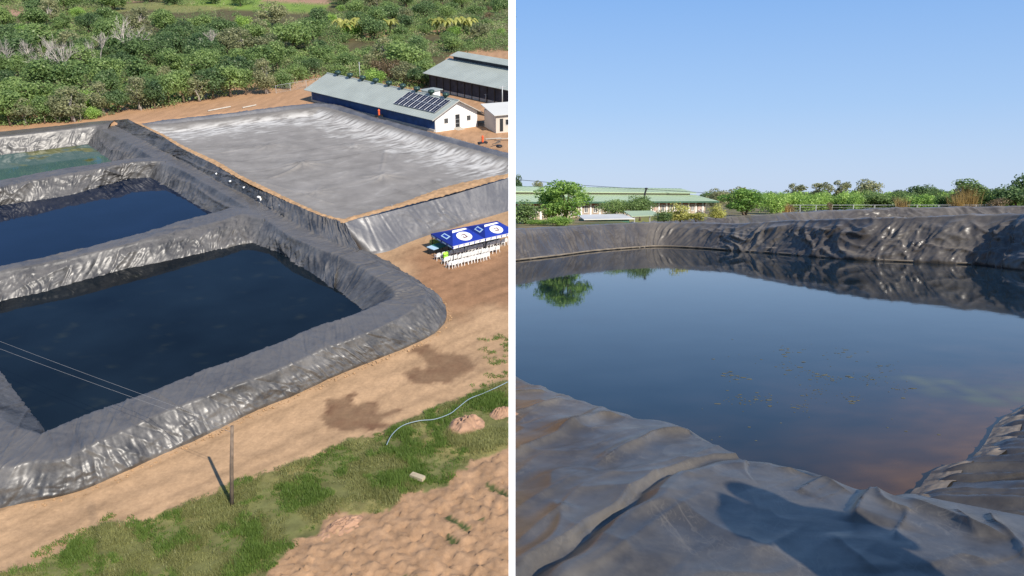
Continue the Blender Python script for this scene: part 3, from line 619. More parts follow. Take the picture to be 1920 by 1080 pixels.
# ---- grass ------------------------------------------------------------------------------------
def blades(name, pts, hts, per, spread, wd, mat, M, tone=None, lean=0.5):
    n = len(pts); K = n * per
    P = np.repeat(pts, per, 0); H = np.repeat(hts, per) * rng.uniform(0.5, 1.15, K)
    a = rng.uniform(0, 2 * np.pi, K); r = np.sqrt(rng.uniform(0, 1, K)) * spread * (0.6 + 0.4 * np.repeat(hts, per) / np.mean(hts))
    Bp = P + np.stack([r * np.cos(a), r * np.sin(a), np.zeros(K)], -1)
    th = rng.uniform(0, 2 * np.pi, K); dx, dy = np.cos(th), np.sin(th); ln = rng.uniform(0.1, lean, K) * H; ph = rng.uniform(0, 2 * np.pi, K)
    wv = np.stack([dx, dy, np.zeros(K)], -1) * (wd * rng.uniform(0.6, 1.3, K))[:, None]
    tip = Bp + np.stack([ln * np.cos(ph), ln * np.sin(ph), H], -1)
    V = np.stack([Bp - wv, Bp + wv, tip], 1).reshape(-1, 3); Fc = np.arange(K * 3).reshape(-1, 3)
    o = obj(name, V, Fc, mat, None, M)
    tn = np.clip((np.repeat(tone, per) if tone is not None else 0.5) + rng.normal(0, 0.16, K), 0, 1.6)
    at = o.data.attributes.new('tone', 'FLOAT', 'POINT'); at.data.foreach_set('value', np.repeat(tn, 3)); return o
def scatter_px(poly, n):
    xs = [p[0] for p in poly]; ys = [p[1] for p in poly]; out = []
    U0 = np.array([GL(x, y)[:2] for x, y in poly]); lo = U0.min(0); hi = U0.max(0)
    while len(out) < n:
        u = rng.uniform(lo[0], hi[0], 4000); v = rng.uniform(lo[1], hi[1], 4000)
        X, Y = PXL(u, v, np.zeros_like(u)); m = inpoly(X, Y, poly) & (u < -0.25)
        out += list(zip(u[m], v[m]))
    return np.array(out[:n])
gp = scatter_px(GRASS, 9000); dn = fbm(gp[:, 0] * 0.55, gp[:, 1] * 0.55, 3, 140)
keep = rng.uniform(0, 1, len(gp)) < np.clip(0.72 + 1.0 * dn, 0.15, 1); gp = gp[keep]; dn = dn[keep]
gh = np.clip(0.13 + 0.16 * dn, 0.05, 0.4); gt = np.clip(0.45 + 0.9 * fbm(gp[:, 0] * 0.4, gp[:, 1] * 0.4, 3, 141), 0, 1.2)
P3 = np.c_[gp, np.full(len(gp), 0.04)]
gg = gt < 0.5
tag(blades('grass', P3[gg], gh[gg] * 1.15, 16, 0.14, 0.014, M_leaf['turf'], ML, gt[gg], 0.7), 'green grass growing on the strip beside the dirt road', 'grass', kind='stuff')
tag(blades('grass', P3[~gg], gh[~gg], 15, 0.15, 0.012, M_leaf['grass'], ML, gt[~gg] - 0.2, 0.8), 'olive and straw coloured grass beside the dirt road', 'grass', kind='stuff')
wp = scatter_px([(880, 640), (960, 620), (960, 712), (870, 745), (840, 750), (900, 715), (925, 690)], 160)
w2 = scatter_px([(60, 1040), (170, 985), (215, 960), (255, 970), (160, 1020), (90, 1050)], 130)
wp = np.r_[wp, w2]; wp = wp[noise(wp[:, 0] * 1.1, wp[:, 1] * 1.1, 145) > 0.05]
tag(blades('weeds', np.c_[wp, np.zeros(len(wp))], np.full(len(wp), 0.12), 22, 0.16, 0.018, M_leaf['turf'], ML, np.full(len(wp), 0.4), 0.9), 'low green weeds in loose patches on the dirt road', 'weeds', kind='stuff')

# ------------------------------------------------------------------ trees and bushes
def leaf_quads(C, size, outward, rs, flat=0.0):
    """one small folded leaf cluster at every centre, facing roughly outward"""
    n = len(C); d = outward + rs.normal(0, 0.75, (n, 3)); d /= np.linalg.norm(d, axis=1, keepdims=True) + 1e-9
    a = np.cross(d, rs.normal(0, 1, (n, 3))); a /= np.linalg.norm(a, axis=1, keepdims=True) + 1e-9; b = np.cross(d, a)
    s = (size * rs.uniform(0.55, 1.35, n))[:, None]
    V = np.stack([C - a * s * 0.6, C + b * s * 0.45 + d * s * 0.12, C + a * s * 0.75 + d * s * 0.05, C - b * s * 0.45 + d * s * 0.12], 1)
    return V.reshape(-1, 3), np.arange(4 * n).reshape(-1, 4)
def crown_mesh(name, mat, seed, nleaf, size, shape):
    """crown of a tree of height one, made of leaf clusters on many irregular boughs"""
    rs = np.random.default_rng(seed); zc, rx, rz, nb, br = shape
    B_ = []
    while len(B_) < nb:
        p = rs.uniform(-1, 1, 3)
        if np.linalg.norm(p) < 1: B_.append(p * [rx, rx, rz] + [0, 0, zc])
    B_ = np.array(B_); R_ = br * rs.uniform(0.6, 1.35, nb); wgt = R_ ** 2 / np.sum(R_ ** 2)
    k = rs.choice(nb, nleaf, p=wgt); d = rs.normal(0, 1, (nleaf, 3)); d[:, 2] = d[:, 2] * 0.9 + 0.25; d /= np.linalg.norm(d, axis=1, keepdims=True)
    rad = R_[k] * (0.35 + 0.75 * rs.uniform(0, 1, nleaf) ** 0.55); C = B_[k] + d * rad[:, None] * [1, 1, 0.8]
    m = C[:, 2] > 0.04; C, d, k = C[m], d[m], k[m]
    V, Fc = leaf_quads(C, size, d, rs); me = mesh(name, V, Fc, mat)
    tb = rs.uniform(0.1, 0.9, nb); tn = np.clip(tb[k] + rs.normal(0, 0.18, len(k)), 0, 1)
    at = me.attributes.new('tone', 'FLOAT', 'POINT'); at.data.foreach_set('value', np.repeat(tn, 4)); return me, B_
def trunk_mesh(name, mat, B_, seed, r=0.03, n=7, lean=0.05, multi=1):
    rs = np.random.default_rng(seed); mb = MB()
    for s in range(multi):
        o = np.array([rs.uniform(-1, 1) * 0.03 * multi, rs.uniform(-1, 1) * 0.03 * multi, -0.03]); top = np.array([rs.uniform(-lean, lean) * multi, rs.uniform(-lean, lean) * multi, 0.42])
        mid = (o + top) / 2 + np.array([rs.uniform(-.03, .03), rs.uniform(-.03, .03), 0])
        mb.tube([o, mid, top, top + [0, 0, 0.25]], [r * 1.15, r * 0.85, r * 0.65, r * 0.25], 7)
        for i in rs.choice(len(B_), min(n, len(B_)), replace=False):
            st = o + (top - o) * rs.uniform(0.55, 1.0); e = B_[i]; md = (st + e) / 2 + np.array([0, 0, 0.05])
            mb.tube([st, md, e], [r * 0.5, r * 0.32, r * 0.12], 5)
    return mesh(name, mb.v, mb.f, mat, True)
def bare_mesh(seed, mat):
    rs = np.random.default_rng(seed); big = MB(); tw = MB()
    def grow(p, d, L, r, lv):
        q = p + d * L * 0.5 + rs.normal(0, 0.06, 3) * L; e = p + d * L
        (big if lv < 2 else tw).tube([p, q, e], [r, r * 0.8, r * 0.6], 5 if lv < 2 else 3, cap=False)
        if lv >= 5: return
        for i in range(3 if lv < 4 else 3):
            nd = d * 0.9 + rs.normal(0, 0.36, 3) + np.array([0, 0, 0.22]); nd /= np.linalg.norm(nd)
            grow(e if i < 2 else q, nd, L * rs.uniform(0.6, 0.82), r * 0.62, lv + 1)
    grow(np.array([0, 0, -0.02]), np.array([0.05, 0, 1.0]), 0.30, 0.024, 0)
    a, b = mesh('bare_trunk', big.v, big.f, mat, True), mesh('bare_twigs', tw.v, tw.f, mat, False)
    return a, b
KINDS = {}
SH = {'round': (0.58, 0.30, 0.30, 26, 0.17), 'tall': (0.56, 0.20, 0.36, 22, 0.14), 'broad': (0.55, 0.46, 0.26, 34, 0.19), 'bush': (0.42, 0.44, 0.36, 26, 0.23), 'sparse': (0.66, 0.27, 0.27, 22, 0.10), 'loose': (0.55, 0.36, 0.36, 30, 0.14)}
def kind(key, mat, shape, seeds, nleaf, size, bark, r=0.03, multi=1):
    L_ = []
    for s in seeds:
        cm, B_ = crown_mesh(key + '_crown', M_leaf[mat], s, nleaf, size, SH[shape]); tm = trunk_mesh(key + '_trunk', bark, B_, s + 1, r, multi=multi); L_.append((tm, cm))
    KINDS[key] = L_
kind('dark_round', 'dark', 'round', (1, 2, 3), 3000, 0.043, M_bark)
kind('mid_round', 'mid', 'round', (4, 5, 6), 3000, 0.042, M_bark)
kind('mid_broad', 'mid', 'broad', (7, 8), 3600, 0.044, M_bark, 0.035, 2)
kind('dark_broad', 'dark', 'broad', (9, 10), 3600, 0.044, M_bark, 0.035, 2)
kind('olive_loose', 'olive', 'loose', (11, 12, 13), 2600, 0.040, M_pale, 0.026, 2)
kind('bright_bush', 'bright', 'bush', (14, 15), 2800, 0.05, M_bark)
kind('mid_bush', 'mid', 'bush', (16, 17), 2800, 0.05, M_bark)
kind('dry_bush', 'dry', 'bush', (18, 19), 1300, 0.055, M_pale)
kind('yellow_bush', 'yellow', 'bush', (20, 21), 1600, 0.065, M_bark)
kind('sparse_tree', 'olive', 'sparse', (22, 23), 1300, 0.038, M_pale, 0.022)
kind('tall_mid', 'mid', 'tall', (24, 25), 2600, 0.038, M_bark)
kind('fine_bright', 'bright', 'loose', (26, 27), 4200, 0.034, M_bark, 0.024, 2)
kind('fine_mid', 'mid', 'broad', (28, 29), 4200, 0.036, M_bark, 0.024, 2)
KINDS['bare'] = [bare_mesh(s, M_pale) for s in (31, 32, 33)]
PROTO = {}
def plant(name, k, base, M, h, label, cat, group=None, rz=None, wx=1.0, var=None):
    L_ = KINDS[k]; i = random.randrange(len(L_)) if var is None else var
    tm, cm = L_[i]; t = bpy.data.objects.new(name, None); COL.objects.link(t); t.empty_display_size = 0.3
    t.matrix_world = M @ Matrix.Translation(Vector(base)) @ Matrix.Rotation(random.uniform(0, 6.28) if rz is None else rz, 4, 'Z') @ Matrix.Diagonal((h * wx, h * wx, h, 1))
    tag(t, label, cat, group); link('trunk', tm, t); link('crown', cm, t); return t

# forest up the hillside
TL = ([-500, 0, 100, 160, 215, 245, 290, 340, 420, 500, 545, 575, 600, 700, 790, 801, 806, 850, 960], [258, 238, 232, 226, 216, 206, 206, 195, 183, 170, 160, 150, 152, 166, 172, 168, 118, 104, 98])
OPEN = [[(130, 40), (240, 18), (640, 10), (620, 46), (430, 54), (330, 60), (250, 54)], [(-60, 27), (55, 26), (50, 46), (-60, 48)], [(200, 5), (310, 5), (310, 20), (200, 20)], [(475, 0), (630, 0), (620, 20), (485, 22)], [(628, 82), (720, 76), (722, 94), (640, 98)], [(790, 69), (875, 68), (868, 79), (795, 80)]]
LAB = {
 'dark_round': 'dark green round topped tree in the wood beyond the ponds', 'mid_round': 'mid green round topped tree in the wood beyond the ponds',
 'mid_broad': 'wide spreading mid green tree in the wood beyond the ponds', 'dark_broad': 'wide spreading dark green tree in the wood beyond the ponds',
 'olive_loose': 'loose olive brown tree with pale stems in the wood beyond the ponds', 'bright_bush': 'bright green rounded bush among the trees beyond the ponds',
 'mid_bush': 'mid green rounded bush among the trees beyond the ponds', 'dry_bush': 'dry brown bush among the green trees beyond the ponds',
 'yellow_bush': 'yellowing bush among the green trees beyond the ponds', 'tall_mid': 'narrow tall green tree in the wood beyond the ponds', 'sparse_tree': 'thin crowned pale stemmed tree in the wood beyond the ponds'}
def forest():
    spots = []
    # front edge trees read off the photo: base pixel, height, kind
    edge = [(20, 236, 3.6, 'mid_round'), (50, 234, 3.0, 'olive_loose'), (85, 232, 2.9, 'mid_round'), (112, 229, 3.0, 'olive_loose'), (140, 228, 3.6, 'olive_loose'), (152, 226, 3.4, 'sparse_tree'), (172, 222, 1.4, 'bright_bush'), (195, 212, 3.4, 'olive_loose'), (222, 211, 3.0, 'dark_broad'),
            (262, 207, 3.8, 'olive_loose'), (290, 204, 3.6, 'dark_round'), (318, 198, 3.6, 'mid_round'), (345, 193, 3.8, 'mid_round'), (372, 190, 3.2, 'olive_loose'), (400, 186, 4.2, 'dark_round'), (432, 182, 4.0, 'mid_round'), (462, 178, 3.4, 'mid_round'), (500, 176, 4.2, 'olive_loose'),
            (-30, 240, 3.6, 'mid_round'), (-80, 244, 3.6, 'dark_round'), (532, 166, 2.6, 'mid_bush'), (560, 150, 2.6, 'mid_bush'), (585, 140, 2.6, 'dark_broad'), (735, 150, 3.3, 'dry_bush'), (760, 158, 3.2, 'olive_loose'), (783, 163, 2.6, 'dark_round'), (800, 160, 1.8, 'mid_bush'), (712, 140, 2.6, 'dry_bush'), (690, 134, 2.4, 'olive_loose'), (655, 128, 2.6, 'mid_bush'), (622, 124, 2.2, 'mid_bush')]
    for x, y, h, k in edge: spots.append((*GL(x, y, H0)[:2], h, k))
    pts = [(s[0], s[1]) for s in spots]; tries = 0
    while len(spots) < 285 and tries < 60000:
        tries += 1
        v = 88 + 175 * random.random() ** 1.25; half = v * 0.62; u = -random.random() * (half + 6) + 0.0
        if u > -1.6: continue
        X, Y = PXL(u, v, H0)
        if X < -70 or Y < -8 or Y > np.interp(X, *TL) - 6: continue
        if any(inpoly(np.array([X]), np.array([Y]), p)[0] for p in OPEN): continue
        d = 2.6 + (v - 90) * 0.028
        if any((u - a) ** 2 + (v - b) ** 2 < d * d for a, b in pts): continue
        right = X > 540; z = random.random(); n = float(noise(np.array([u * 0.05]), np.array([v * 0.05]), 201)[0])
        if right: k = 'mid_bush' if z < .36 else 'bright_bush' if z < .52 else 'mid_broad' if z < .68 else 'dark_broad' if z < .78 else 'dry_bush' if z < .85 else 'olive_loose' if z < .93 else 'dark_round'
        else: k = ('dark_round' if n > 0.1 else 'mid_round') if z < .34 else 'mid_broad' if z < .48 else 'dark_broad' if z < .58 else 'olive_loose' if z < .78 else 'bright_bush' if z < .88 else 'tall_mid' if z < .93 else 'mid_bush'
        h = {'mid_bush': 2.2, 'bright_bush': 2.0, 'dry_bush': 1.9}.get(k, 3.3) * random.uniform(0.6, 1.45) * (1 + 0.0018 * (v - 90))
        if 420 > X > 280 and 120 > Y > 70 and random.random() < 0.7: k = 'dark_broad'; h = 4.4
        if Y < 18: k = 'dark_broad' if random.random() < .6 else 'mid_broad'; h = 4.2
        spots.append((u, v, h, k)); pts.append((u, v))
    for u, v, h, k in spots:
        nm = 'bush' if 'bush' in k else 'tree'
        plant(nm, k, (u, v, float(ground_h(np.array(u), np.array(v)))), ML, h, LAB[k], nm, 'trees and bushes of the wood beyond the ponds', wx=random.uniform(0.9, 1.45))
    for x, y, h in [(240, 126, 7.6), (192, 133, 6.4), (132, 155, 6.8), (85, 167, 6.0), (20, 154, 6.2), (395, 117, 5.8), (160, 144, 5.4), (60, 142, 5.6), (110, 137, 5.6)]:
        plant('bare_tree', 'bare', GL(x, y, H0), ML, h, 'leafless pale grey tree standing in the green wood beyond the ponds', 'tree', 'leafless trees in the wood')
    # low scrub that fills the ground between the trees
    C = []; tn = []; n = 0; cs = []
    rs = np.random.default_rng(99)
    for _ in range(40000):
        v = 86 + 185 * rs.random() ** 1.15; u = -rs.random() * (v * 0.64 + 4) - 0.9
        X, Y = PXL(u, v, H0)
        if X < -60 or Y < -14 or Y > np.interp(X, *TL) - 1.5: continue
        if any(inpoly(np.array([X]), np.array([Y]), p)[0] for p in OPEN) and rs.random() > 0.12: continue
        cs.append((u, v))
        if len(cs) > 6500: break
    cs = np.array(cs); per = 58
    hh = np.clip(0.85 + 0.9 * fbm(cs[:, 0] * .12, cs[:, 1] * .12, 3, 211) + 0.25 * rs.normal(0, 1, len(cs)), 0.3, 2.2) * (1 + 0.003 * (cs[:, 1] - 90))
    cc = np.repeat(np.c_[cs, np.full(len(cs), H0 + 0.0)], per, 0); R = np.repeat(hh, per)
    d = rs.normal(0, 1, cc.shape); d[:, 2] = np.abs(d[:, 2]) * 0.9; d /= np.linalg.norm(d, axis=1, keepdims=True)
    C = cc + d * (R * rs.uniform(0.55, 1.1, len(cc)))[:, None] * np.array([1.15, 1.15, 0.95]); C[:, 2] += 0.1
    C[:, 2] += 2.2 * sst(C[:, 1], 125, 260) * noise(C[:, 0] * 0.02, C[:, 1] * 0.02, 47)
    V, Fc = leaf_quads(C, 0.165, d, rs); t1 = np.repeat(np.repeat(np.clip(0.5 + 1.1 * fbm(cs[:, 0] * .07, cs[:, 1] * .07, 3, 213) + rs.normal(0, .18, len(cs)), 0, 1.3), per), 4)
    sel = np.repeat(fbm(cs[:, 0] * .1, cs[:, 1] * .1, 3, 217) + 0.25 * rs.normal(0, 1, len(cs)) > 0.3, per)
    for s_, mt, lab in ((~sel, M_leaf['mid'], 'low green scrub filling the ground between the trees of the wood'), (sel, M_leaf['olive'], 'low olive brown scrub in patches between the trees of the wood')):
        ii = np.where(s_)[0]; Vs = V.reshape(-1, 4, 3)[ii].reshape(-1, 3); o = obj('undergrowth', Vs, np.arange(len(Vs)).reshape(-1, 4), mt, None, ML)
        at = o.data.attributes.new('tone', 'FLOAT', 'POINT'); at.data.foreach_set('value', t1.reshape(-1, 4)[ii].ravel().copy()); tag(o, lab, 'undergrowth', kind='stuff')
forest()
def banana(base, h, label):
    t = thing('banana_plant', label, 'banana plant', base, ML, random.uniform(0, 6), 'banana plants in the clearing', h)
    MB().tube([(0, 0, 0), (0.01, 0, 0.4), (0, 0, 0.55)], [0.06, 0.05, 0.03], 7).build('stem', M_leaf_stem, t)
    V = []; Fc = []
    for i in range(9):
        a = i * 2.4; pr = [(0.0, 0.5, 0.02), (0.16, 0.78, 0.10), (0.34, 0.88, 0.11), (0.5, 0.78, 0.07), (0.6, 0.62, 0.01)]
        for j, (r, z, wd) in enumerate(pr):
            for s in (-1, 0, 1): V.append((r * math.cos(a) - s * wd * math.sin(a), r * math.sin(a) + s * wd * math.cos(a), z + (0.03 if s == 0 else 0) + 0.08 * math.sin(i)))
        o_ = i * 15
        for j in range(4):
            for s in (0, 1): Fc.append((o_ + j * 3 + s, o_ + j * 3 + s + 1, o_ + j * 3 + s + 4, o_ + j * 3 + s + 3))
    o = obj('leaves', V, Fc, M_leaf['yellow'], t); at = o.data.attributes.new('tone', 'FLOAT', 'POINT'); at.data.foreach_set('value', np.full(len(V), 0.25))
M_leaf_stem = plain('green_stem', (0.12, 0.14, 0.05), 0.8, 0.2, 3.0)
for x, y in [(650, 74), (664, 72), (680, 73), (697, 70), (640, 68), (672, 66), (820, 66), (838, 67), (855, 66), (870, 64), (880, 66), (732, 68)]:
    banana(GL(x, y, H0), 3.2, 'yellow green banana plant with long drooping leaves at a bare clearing in the wood')

# ------------------------------------------------------------------ buildings on the hillside
def frame_at(P0, P1):
    d = (P1 - P0)[:2]; a = math.atan2(d[1], d[0]); return ML @ Matrix.Translation(Vector(P0)) @ Matrix.Rotation(a, 4, 'Z')
def ething(name, label, cat, M, group=None):
    o = bpy.data.objects.new(name, None); COL.objects.link(o); o.matrix_world = M; return tag(o, label, cat, group)
P0, P1, P2 = GL(817, 248, H0), GL(895, 237, H0), GL(585, 190, H0)
WB = np.linalg.norm(P1 - P0); ax = (P1 - P0) / WB; ay = np.array([-ax[1], ax[0], 0]); LB = 25.2
# barn: long axis follows P0->P2, gable squared to it
ya = (P2 - P0) / np.linalg.norm(P2 - P0); ang = math.atan2(ya[1], ya[0]) - math.pi / 2
MBN = ML @ Matrix.Translation(Vector(P0)) @ Matrix.Rotation(ang, 4, 'Z')
skew = math.atan2(ax[1], ax[0]) - ang                     # the gable wall stands slightly off square
LB = np.linalg.norm(P2 - P0); EV, RG = 1.72, 3.05
gx, gy = WB * math.cos(skew), WB * math.sin(skew)
def barn():
    t = ething('barn', 'long white gabled barn with blue curtain side, roof vents and dark solar panels', 'barn', MBN)
    sh = lambda x, y, z: (x * gx, y + x * gy, z)
    MB().add([sh(0, 0, 0), sh(1, 0, 0), sh(1, 0, EV), sh(.5, 0, RG - .06), sh(0, 0, EV), sh(0, .15, 0), sh(1, .15, 0), sh(1, .15, EV), sh(.5, .15, RG - .06), sh(0, .15, EV)],
             [(0, 1, 2, 3, 4), (9, 8, 7, 6, 5), (0, 5, 6, 1), (1, 6, 7, 2), (0, 4, 9, 5)]).build('gable_wall', M_white, t)
    MB().slab([sh(0.012, .15, 0.25), sh(0.012, .15, EV), sh(0.012, LB, EV), sh(0.012, LB, 0.25)][::-1], 0.06).build('curtain_wall', M_blue, t)
    MB().slab([sh(0.0, .15, -0.1), sh(0.0, .15, 0.25), sh(0.0, LB, 0.25), sh(0.0, LB, -0.1)][::-1], 0.12).build('footing', M_conc, t)
    MB().slab([sh(1, .15, 0), sh(1, .15, EV), sh(1, LB, EV), sh(1, LB, 0)], 0.1).build('rear_wall', M_white, t)
    MB().slab([sh(0, LB, 0), sh(1, LB, 0), sh(1, LB, EV), sh(.5, LB, RG - .06), sh(0, LB, EV)][::-1], 0.1).build('end_wall', M_white, t)
    sl = (RG - EV) / 0.5; f = lambda x, y: sh(x, y, (RG - abs(x - .5) * sl))
    o0, o1 = -0.13, 1.13; y0, y1 = -0.45, LB + 0.5
    rf = MB()
    n = 58
    for side in (0, 1):
        xa, xb = (o0, .5) if side == 0 else (.5, o1)
        rf.slab([f(xa, y0), f(xb, y0), f(xb, y1), f(xa, y1)], 0.05)
        for k in range(n):
            y = y0 + (y1 - y0) * (k + .5) / n; q = [f(xa, y - .02), f(xb, y - .02), f(xb, y + .02), f(xa, y + .02)]
            rf.slab([(a, b, c + 0.022) for a, b, c in q], 0.02)
    rf.build('roof', M_roof, t)
    MB().tube([f(.5, y0), f(.5, y1)], 0.09, 6).build('ridge_cap', M_roof, t)
    MB().tube([np.array(f(o0, y0)) + [0, 0, -.07], np.array(f(.5, y0)) + [0, 0, -.05], np.array(f(o1, y0)) + [0, 0, -.07]], 0.05, 4).build('barge_board', M_conc, t)
    vt = MB(); vt.lathe([(0.17, 0), (0.17, 0.14), (0.30, 0.22), (0.36, 0.36), (0.33, 0.48), (0.2, 0.56), (0.03, 0.58)], n=14)
    for k in range(14):
        a = 2 * math.pi * k / 14; vt.box(-.012, -.02, .2, .012, .02, .52, Matrix.Rotation(a, 4, 'Z') @ Matrix.Translation((.34, 0, 0)))
    vm = mesh('roof_vent', vt.v, vt.f, M_vent, True)
    for k in range(9):
        y = 1.6 + (LB - 3.4) * (k / 8) ** 1.02; q = f(.5, y); o = link('roof_vent', vm, t); o.matrix_local = Matrix.Translation((q[0], q[1], q[2] - 0.02))
    for r_ in range(2):
        for c in range(8):
            xa, xb = 0.04 + r_ * 0.195, 0.04 + r_ * 0.195 + 0.187; ya_, yb = 0.35 + c * 0.86, 0.35 + c * 0.86 + 0.82
            q = [f(xa, ya_), f(xb, ya_), f(xb, yb), f(xa, yb)]
            o = MB().slab([(a, b, c_ + 0.12) for a, b, c_ in q], 0.04).build('solar_panel', M_solar, t)
            fr = MB(); qq = [(a, b, c_ + 0.13) for a, b, c_ in q]
            fr.tube(qq + [qq[0]], 0.018, 4); fr.tube([tuple((np.array(qq[0]) + qq[3]) / 2), tuple((np.array(qq[1]) + qq[2]) / 2)], 0.008, 4); fr.build('panel_frame', M_alu, o)
    def opening(x, z0, z1, wd, nm):
        a = x - wd / 2 / WB; b = x + wd / 2 / WB
        g = MB().slab([sh(a, -.012, z0), sh(b, -.012, z0), sh(b, -.012, z1), sh(a, -.012, z1)], 0.01).build(nm, M_dark, t)
        fr = MB(); P = [sh(a, -.02, z0), sh(b, -.02, z0), sh(b, -.02, z1), sh(a, -.02, z1)]; fr.tube(P + [P[0]], 0.022, 4)
        if nm == 'window':
            for q in (.33, .66): fr.tube([sh(a + (b - a) * q, -.02, z0), sh(a + (b - a) * q, -.02, z1)], 0.012, 4)
        else:
            for q in (.3, .62): fr.tube([sh(a, -.02, z0 + (z1 - z0) * q), sh(b, -.02, z0 + (z1 - z0) * q)], 0.02, 4)
        fr.build('frame', M_steel, g)
    opening(.25, .78, 1.28, .42, 'window'); opening(.79, .78, 1.28, .42, 'window'); opening(.52, .22, 1.55, .5, 'door')
    st = MB()
    for k in range(3):
        st.add([], []); a, b = .52 - .42 / WB, .52 + .42 / WB
        st.slab([sh(a, -.25 * (k + 1) + .22, .21 - .07 * k), sh(b, -.25 * (k + 1) + .22, .21 - .07 * k), sh(b, -.25 * k - .02, .21 - .07 * k), sh(a, -.25 * k - .02, .21 - .07 * k)][::1], 0.3 - .06 * k)
    st.build('steps', M_conc, t)
    mb = MB().slab([f(1.13, 0.5), f(1.36, 0.5), f(1.36, 9), f(1.13, 9)], 0.04)
    mb.build('lean_to_roof', M_roof, t)
    pp = MB()
    for y in (.6, 3.4, 6.2, 8.9): pp.tube([sh(1.33, y, 0), sh(1.33, y, f(1.34, y)[2])], 0.04, 5)
    pp.build('lean_to_posts', M_wood, t)
    dm = MB().box(gx * .62, 4.6, RG - .55, gx * .95, 5.8, RG + .1); dm.build('roof_hatch', M_white, t); MB().box(gx * .58, 4.4, RG + .1, gx * 1.0, 6.0, RG + .16).build('hatch_roof', M_roof, t)
barn()

Q0, Q1 = GL(806, 168, H0), GL(950, 200, H0)
def shed():
    M = frame_at(Q0, Q1); L_ = np.linalg.norm(Q1 - Q0) + 1.0; E2 = 2.25
    t = ething('livestock_shed', 'big open sided shed with grey green roof and raised ridge, behind the white barn', 'shed', M)
    parts = []
    parts.append(MB().box(0, 0, 0, L_, .08, E2 - 0.15).build('side_shade', M_shedside, t)); parts.append(MB().box(0, .08, 0, .08, 8.5, E2 - 0.1).build('end_wall', M_shedside, t))  # dark sheets stand in for the shade inside the open sides
    parts.append(MB().box(0, -.06, 0, L_, -.001, .35).build('low_wall', M_conc, t))
    ps = MB(); k = 0.1
    while k < L_: ps.box(k - .04, -.12, 0, k + .04, -.06, E2); k += 1.4
    parts.append(ps.build('post_row', M_black, t))
    def slope(y0, z0, y1, z1, x0, x1, nm, m=M_roof):
        mb = MB().slab([(x0, y0, z0), (x1, y0, z0), (x1, y1, z1), (x0, y1, z1)], 0.05); n = int((x1 - x0) / .45)
        for i in range(n):
            x = x0 + (i + .5) * .45; mb.slab([(x - .02, y0, z0 + .02), (x + .02, y0, z0 + .02), (x + .02, y1, z1 + .02), (x - .02, y1, z1 + .02)], 0.02)
        parts.append(mb.build(nm, m, t))
    slope(-.7, E2 - .15, 3.6, 3.55, -.5, L_, 'roof'); slope(5.4, 3.55, 9.4, E2 - .15, -.5, L_, 'roof')
    parts.append(MB().box(.6, 3.5, 3.4, L_, 3.58, 4.05).build('ridge_wall', M_shedside, t))
    slope(3.1, 4.0, 4.5, 4.4, .3, L_, 'ridge_roof'); slope(4.5, 4.4, 5.9, 4.0, .3, L_, 'ridge_roof')
    bpy.context.view_layer.update()
    for p in parts: clip_u(p)
    M2 = M @ Matrix.Translation((8.8, 14.5, 0)); t2 = ething('farm_shed', 'far grey roofed shed peeping over the big open sided shed', 'shed', M2)
    p2 = [MB().box(0, 0, 0, 12, 5, 2.4).build('wall', M_shedside, t2)]
    mb = MB().slab([(-.4, -.4, 2.3), (12, -.4, 2.3), (12, 2.5, 3.6), (-.4, 2.5, 3.6)], .05); mb.slab([(-.4, 2.5, 3.6), (12, 2.5, 3.6), (12, 5.4, 2.3), (-.4, 5.4, 2.3)], .05); p2.append(mb.build('roof', M_roof, t2))
    bpy.context.view_layer.update()
    for p in p2: clip_u(p)
shed()
def hut():
    C0 = GL(930, 250, H0); M = ML @ Matrix.Translation(Vector(C0)) @ Matrix.Rotation(math.radians(22), 4, 'Z')
    t = ething('cream_hut', 'small cream hut with pale flat roof, dark door and window, right of the white barn', 'hut', M); ps = []
    ps.append(MB().box(0, 0, 0, 5, 3.4, 1.85).build('wall', M_cream, t)); ps.append(MB().slab([(-.3, -.35, 1.92), (5, -.35, 1.92), (5, 3.7, 2.35), (-.3, 3.7, 2.35)], .07).build('roof', M_wroof, t))
    d = MB().box(.42, -.02, .15, .78, -.002, 1.45).build('door', M_dark, t); ps.append(d); w_ = MB().box(1.05, -.02, .75, 1.6, -.002, 1.35).build('window', M_dark, t); ps.append(w_)
    fr = MB(); fr.tube([(1.05, -.03, .75), (1.6, -.03, .75), (1.6, -.03, 1.35), (1.05, -.03, 1.35), (1.05, -.03, .75)], .025, 4); ps.append(fr.build('frame', M_white, w_))
    bpy.context.view_layer.update()
    for p in ps: clip_u(p)
hut()
def pump(px, py, label, rz, h0=H0):
    t = thing('pump', label, 'pump', GL(px, py, h0), ML, rz)
    MB().lathe([(.10, .2), (.10, .62), (.13, .64), (.13, .72), (.06, .78), (.05, .84)], n=10).build('motor', M_orange, t)
    MB().box(-.45, -.2, .08, .45, .2, .2).build('base_plate', M_black, t); m = MB()
    for x in (-.38, .38): m.box(x - .05, -.18, -.02, x + .05, .18, .08)
    m.build('skids', M_wood, t)
pump(711, 219, 'orange upright pump on a black base beside the blue barn curtain', 0.9, HG - .05); pump(905, 270, 'orange upright pump on a black base in front of the cream hut', 0.5, HG - .1)
def pole(name, label, px, py, h, hh, r, lean=0.0, cross=None, h0=H0, mat=M_steel):
    t = thing(name, label, 'pole', GL(px, py, h0), ML)
    MB().tube([(0, 0, -.1), (lean * hh * .5, 0, hh * .5), (lean * hh, 0, hh)], [r, r * .9, r * .8], 8).build('shaft', mat, t, smooth=True)
    if cross: MB().tube([(lean * hh - cross, 0, hh * .93), (lean * hh + cross, 0, hh * .93)], r * .6, 5).build('crossarm', mat, t)
    return t
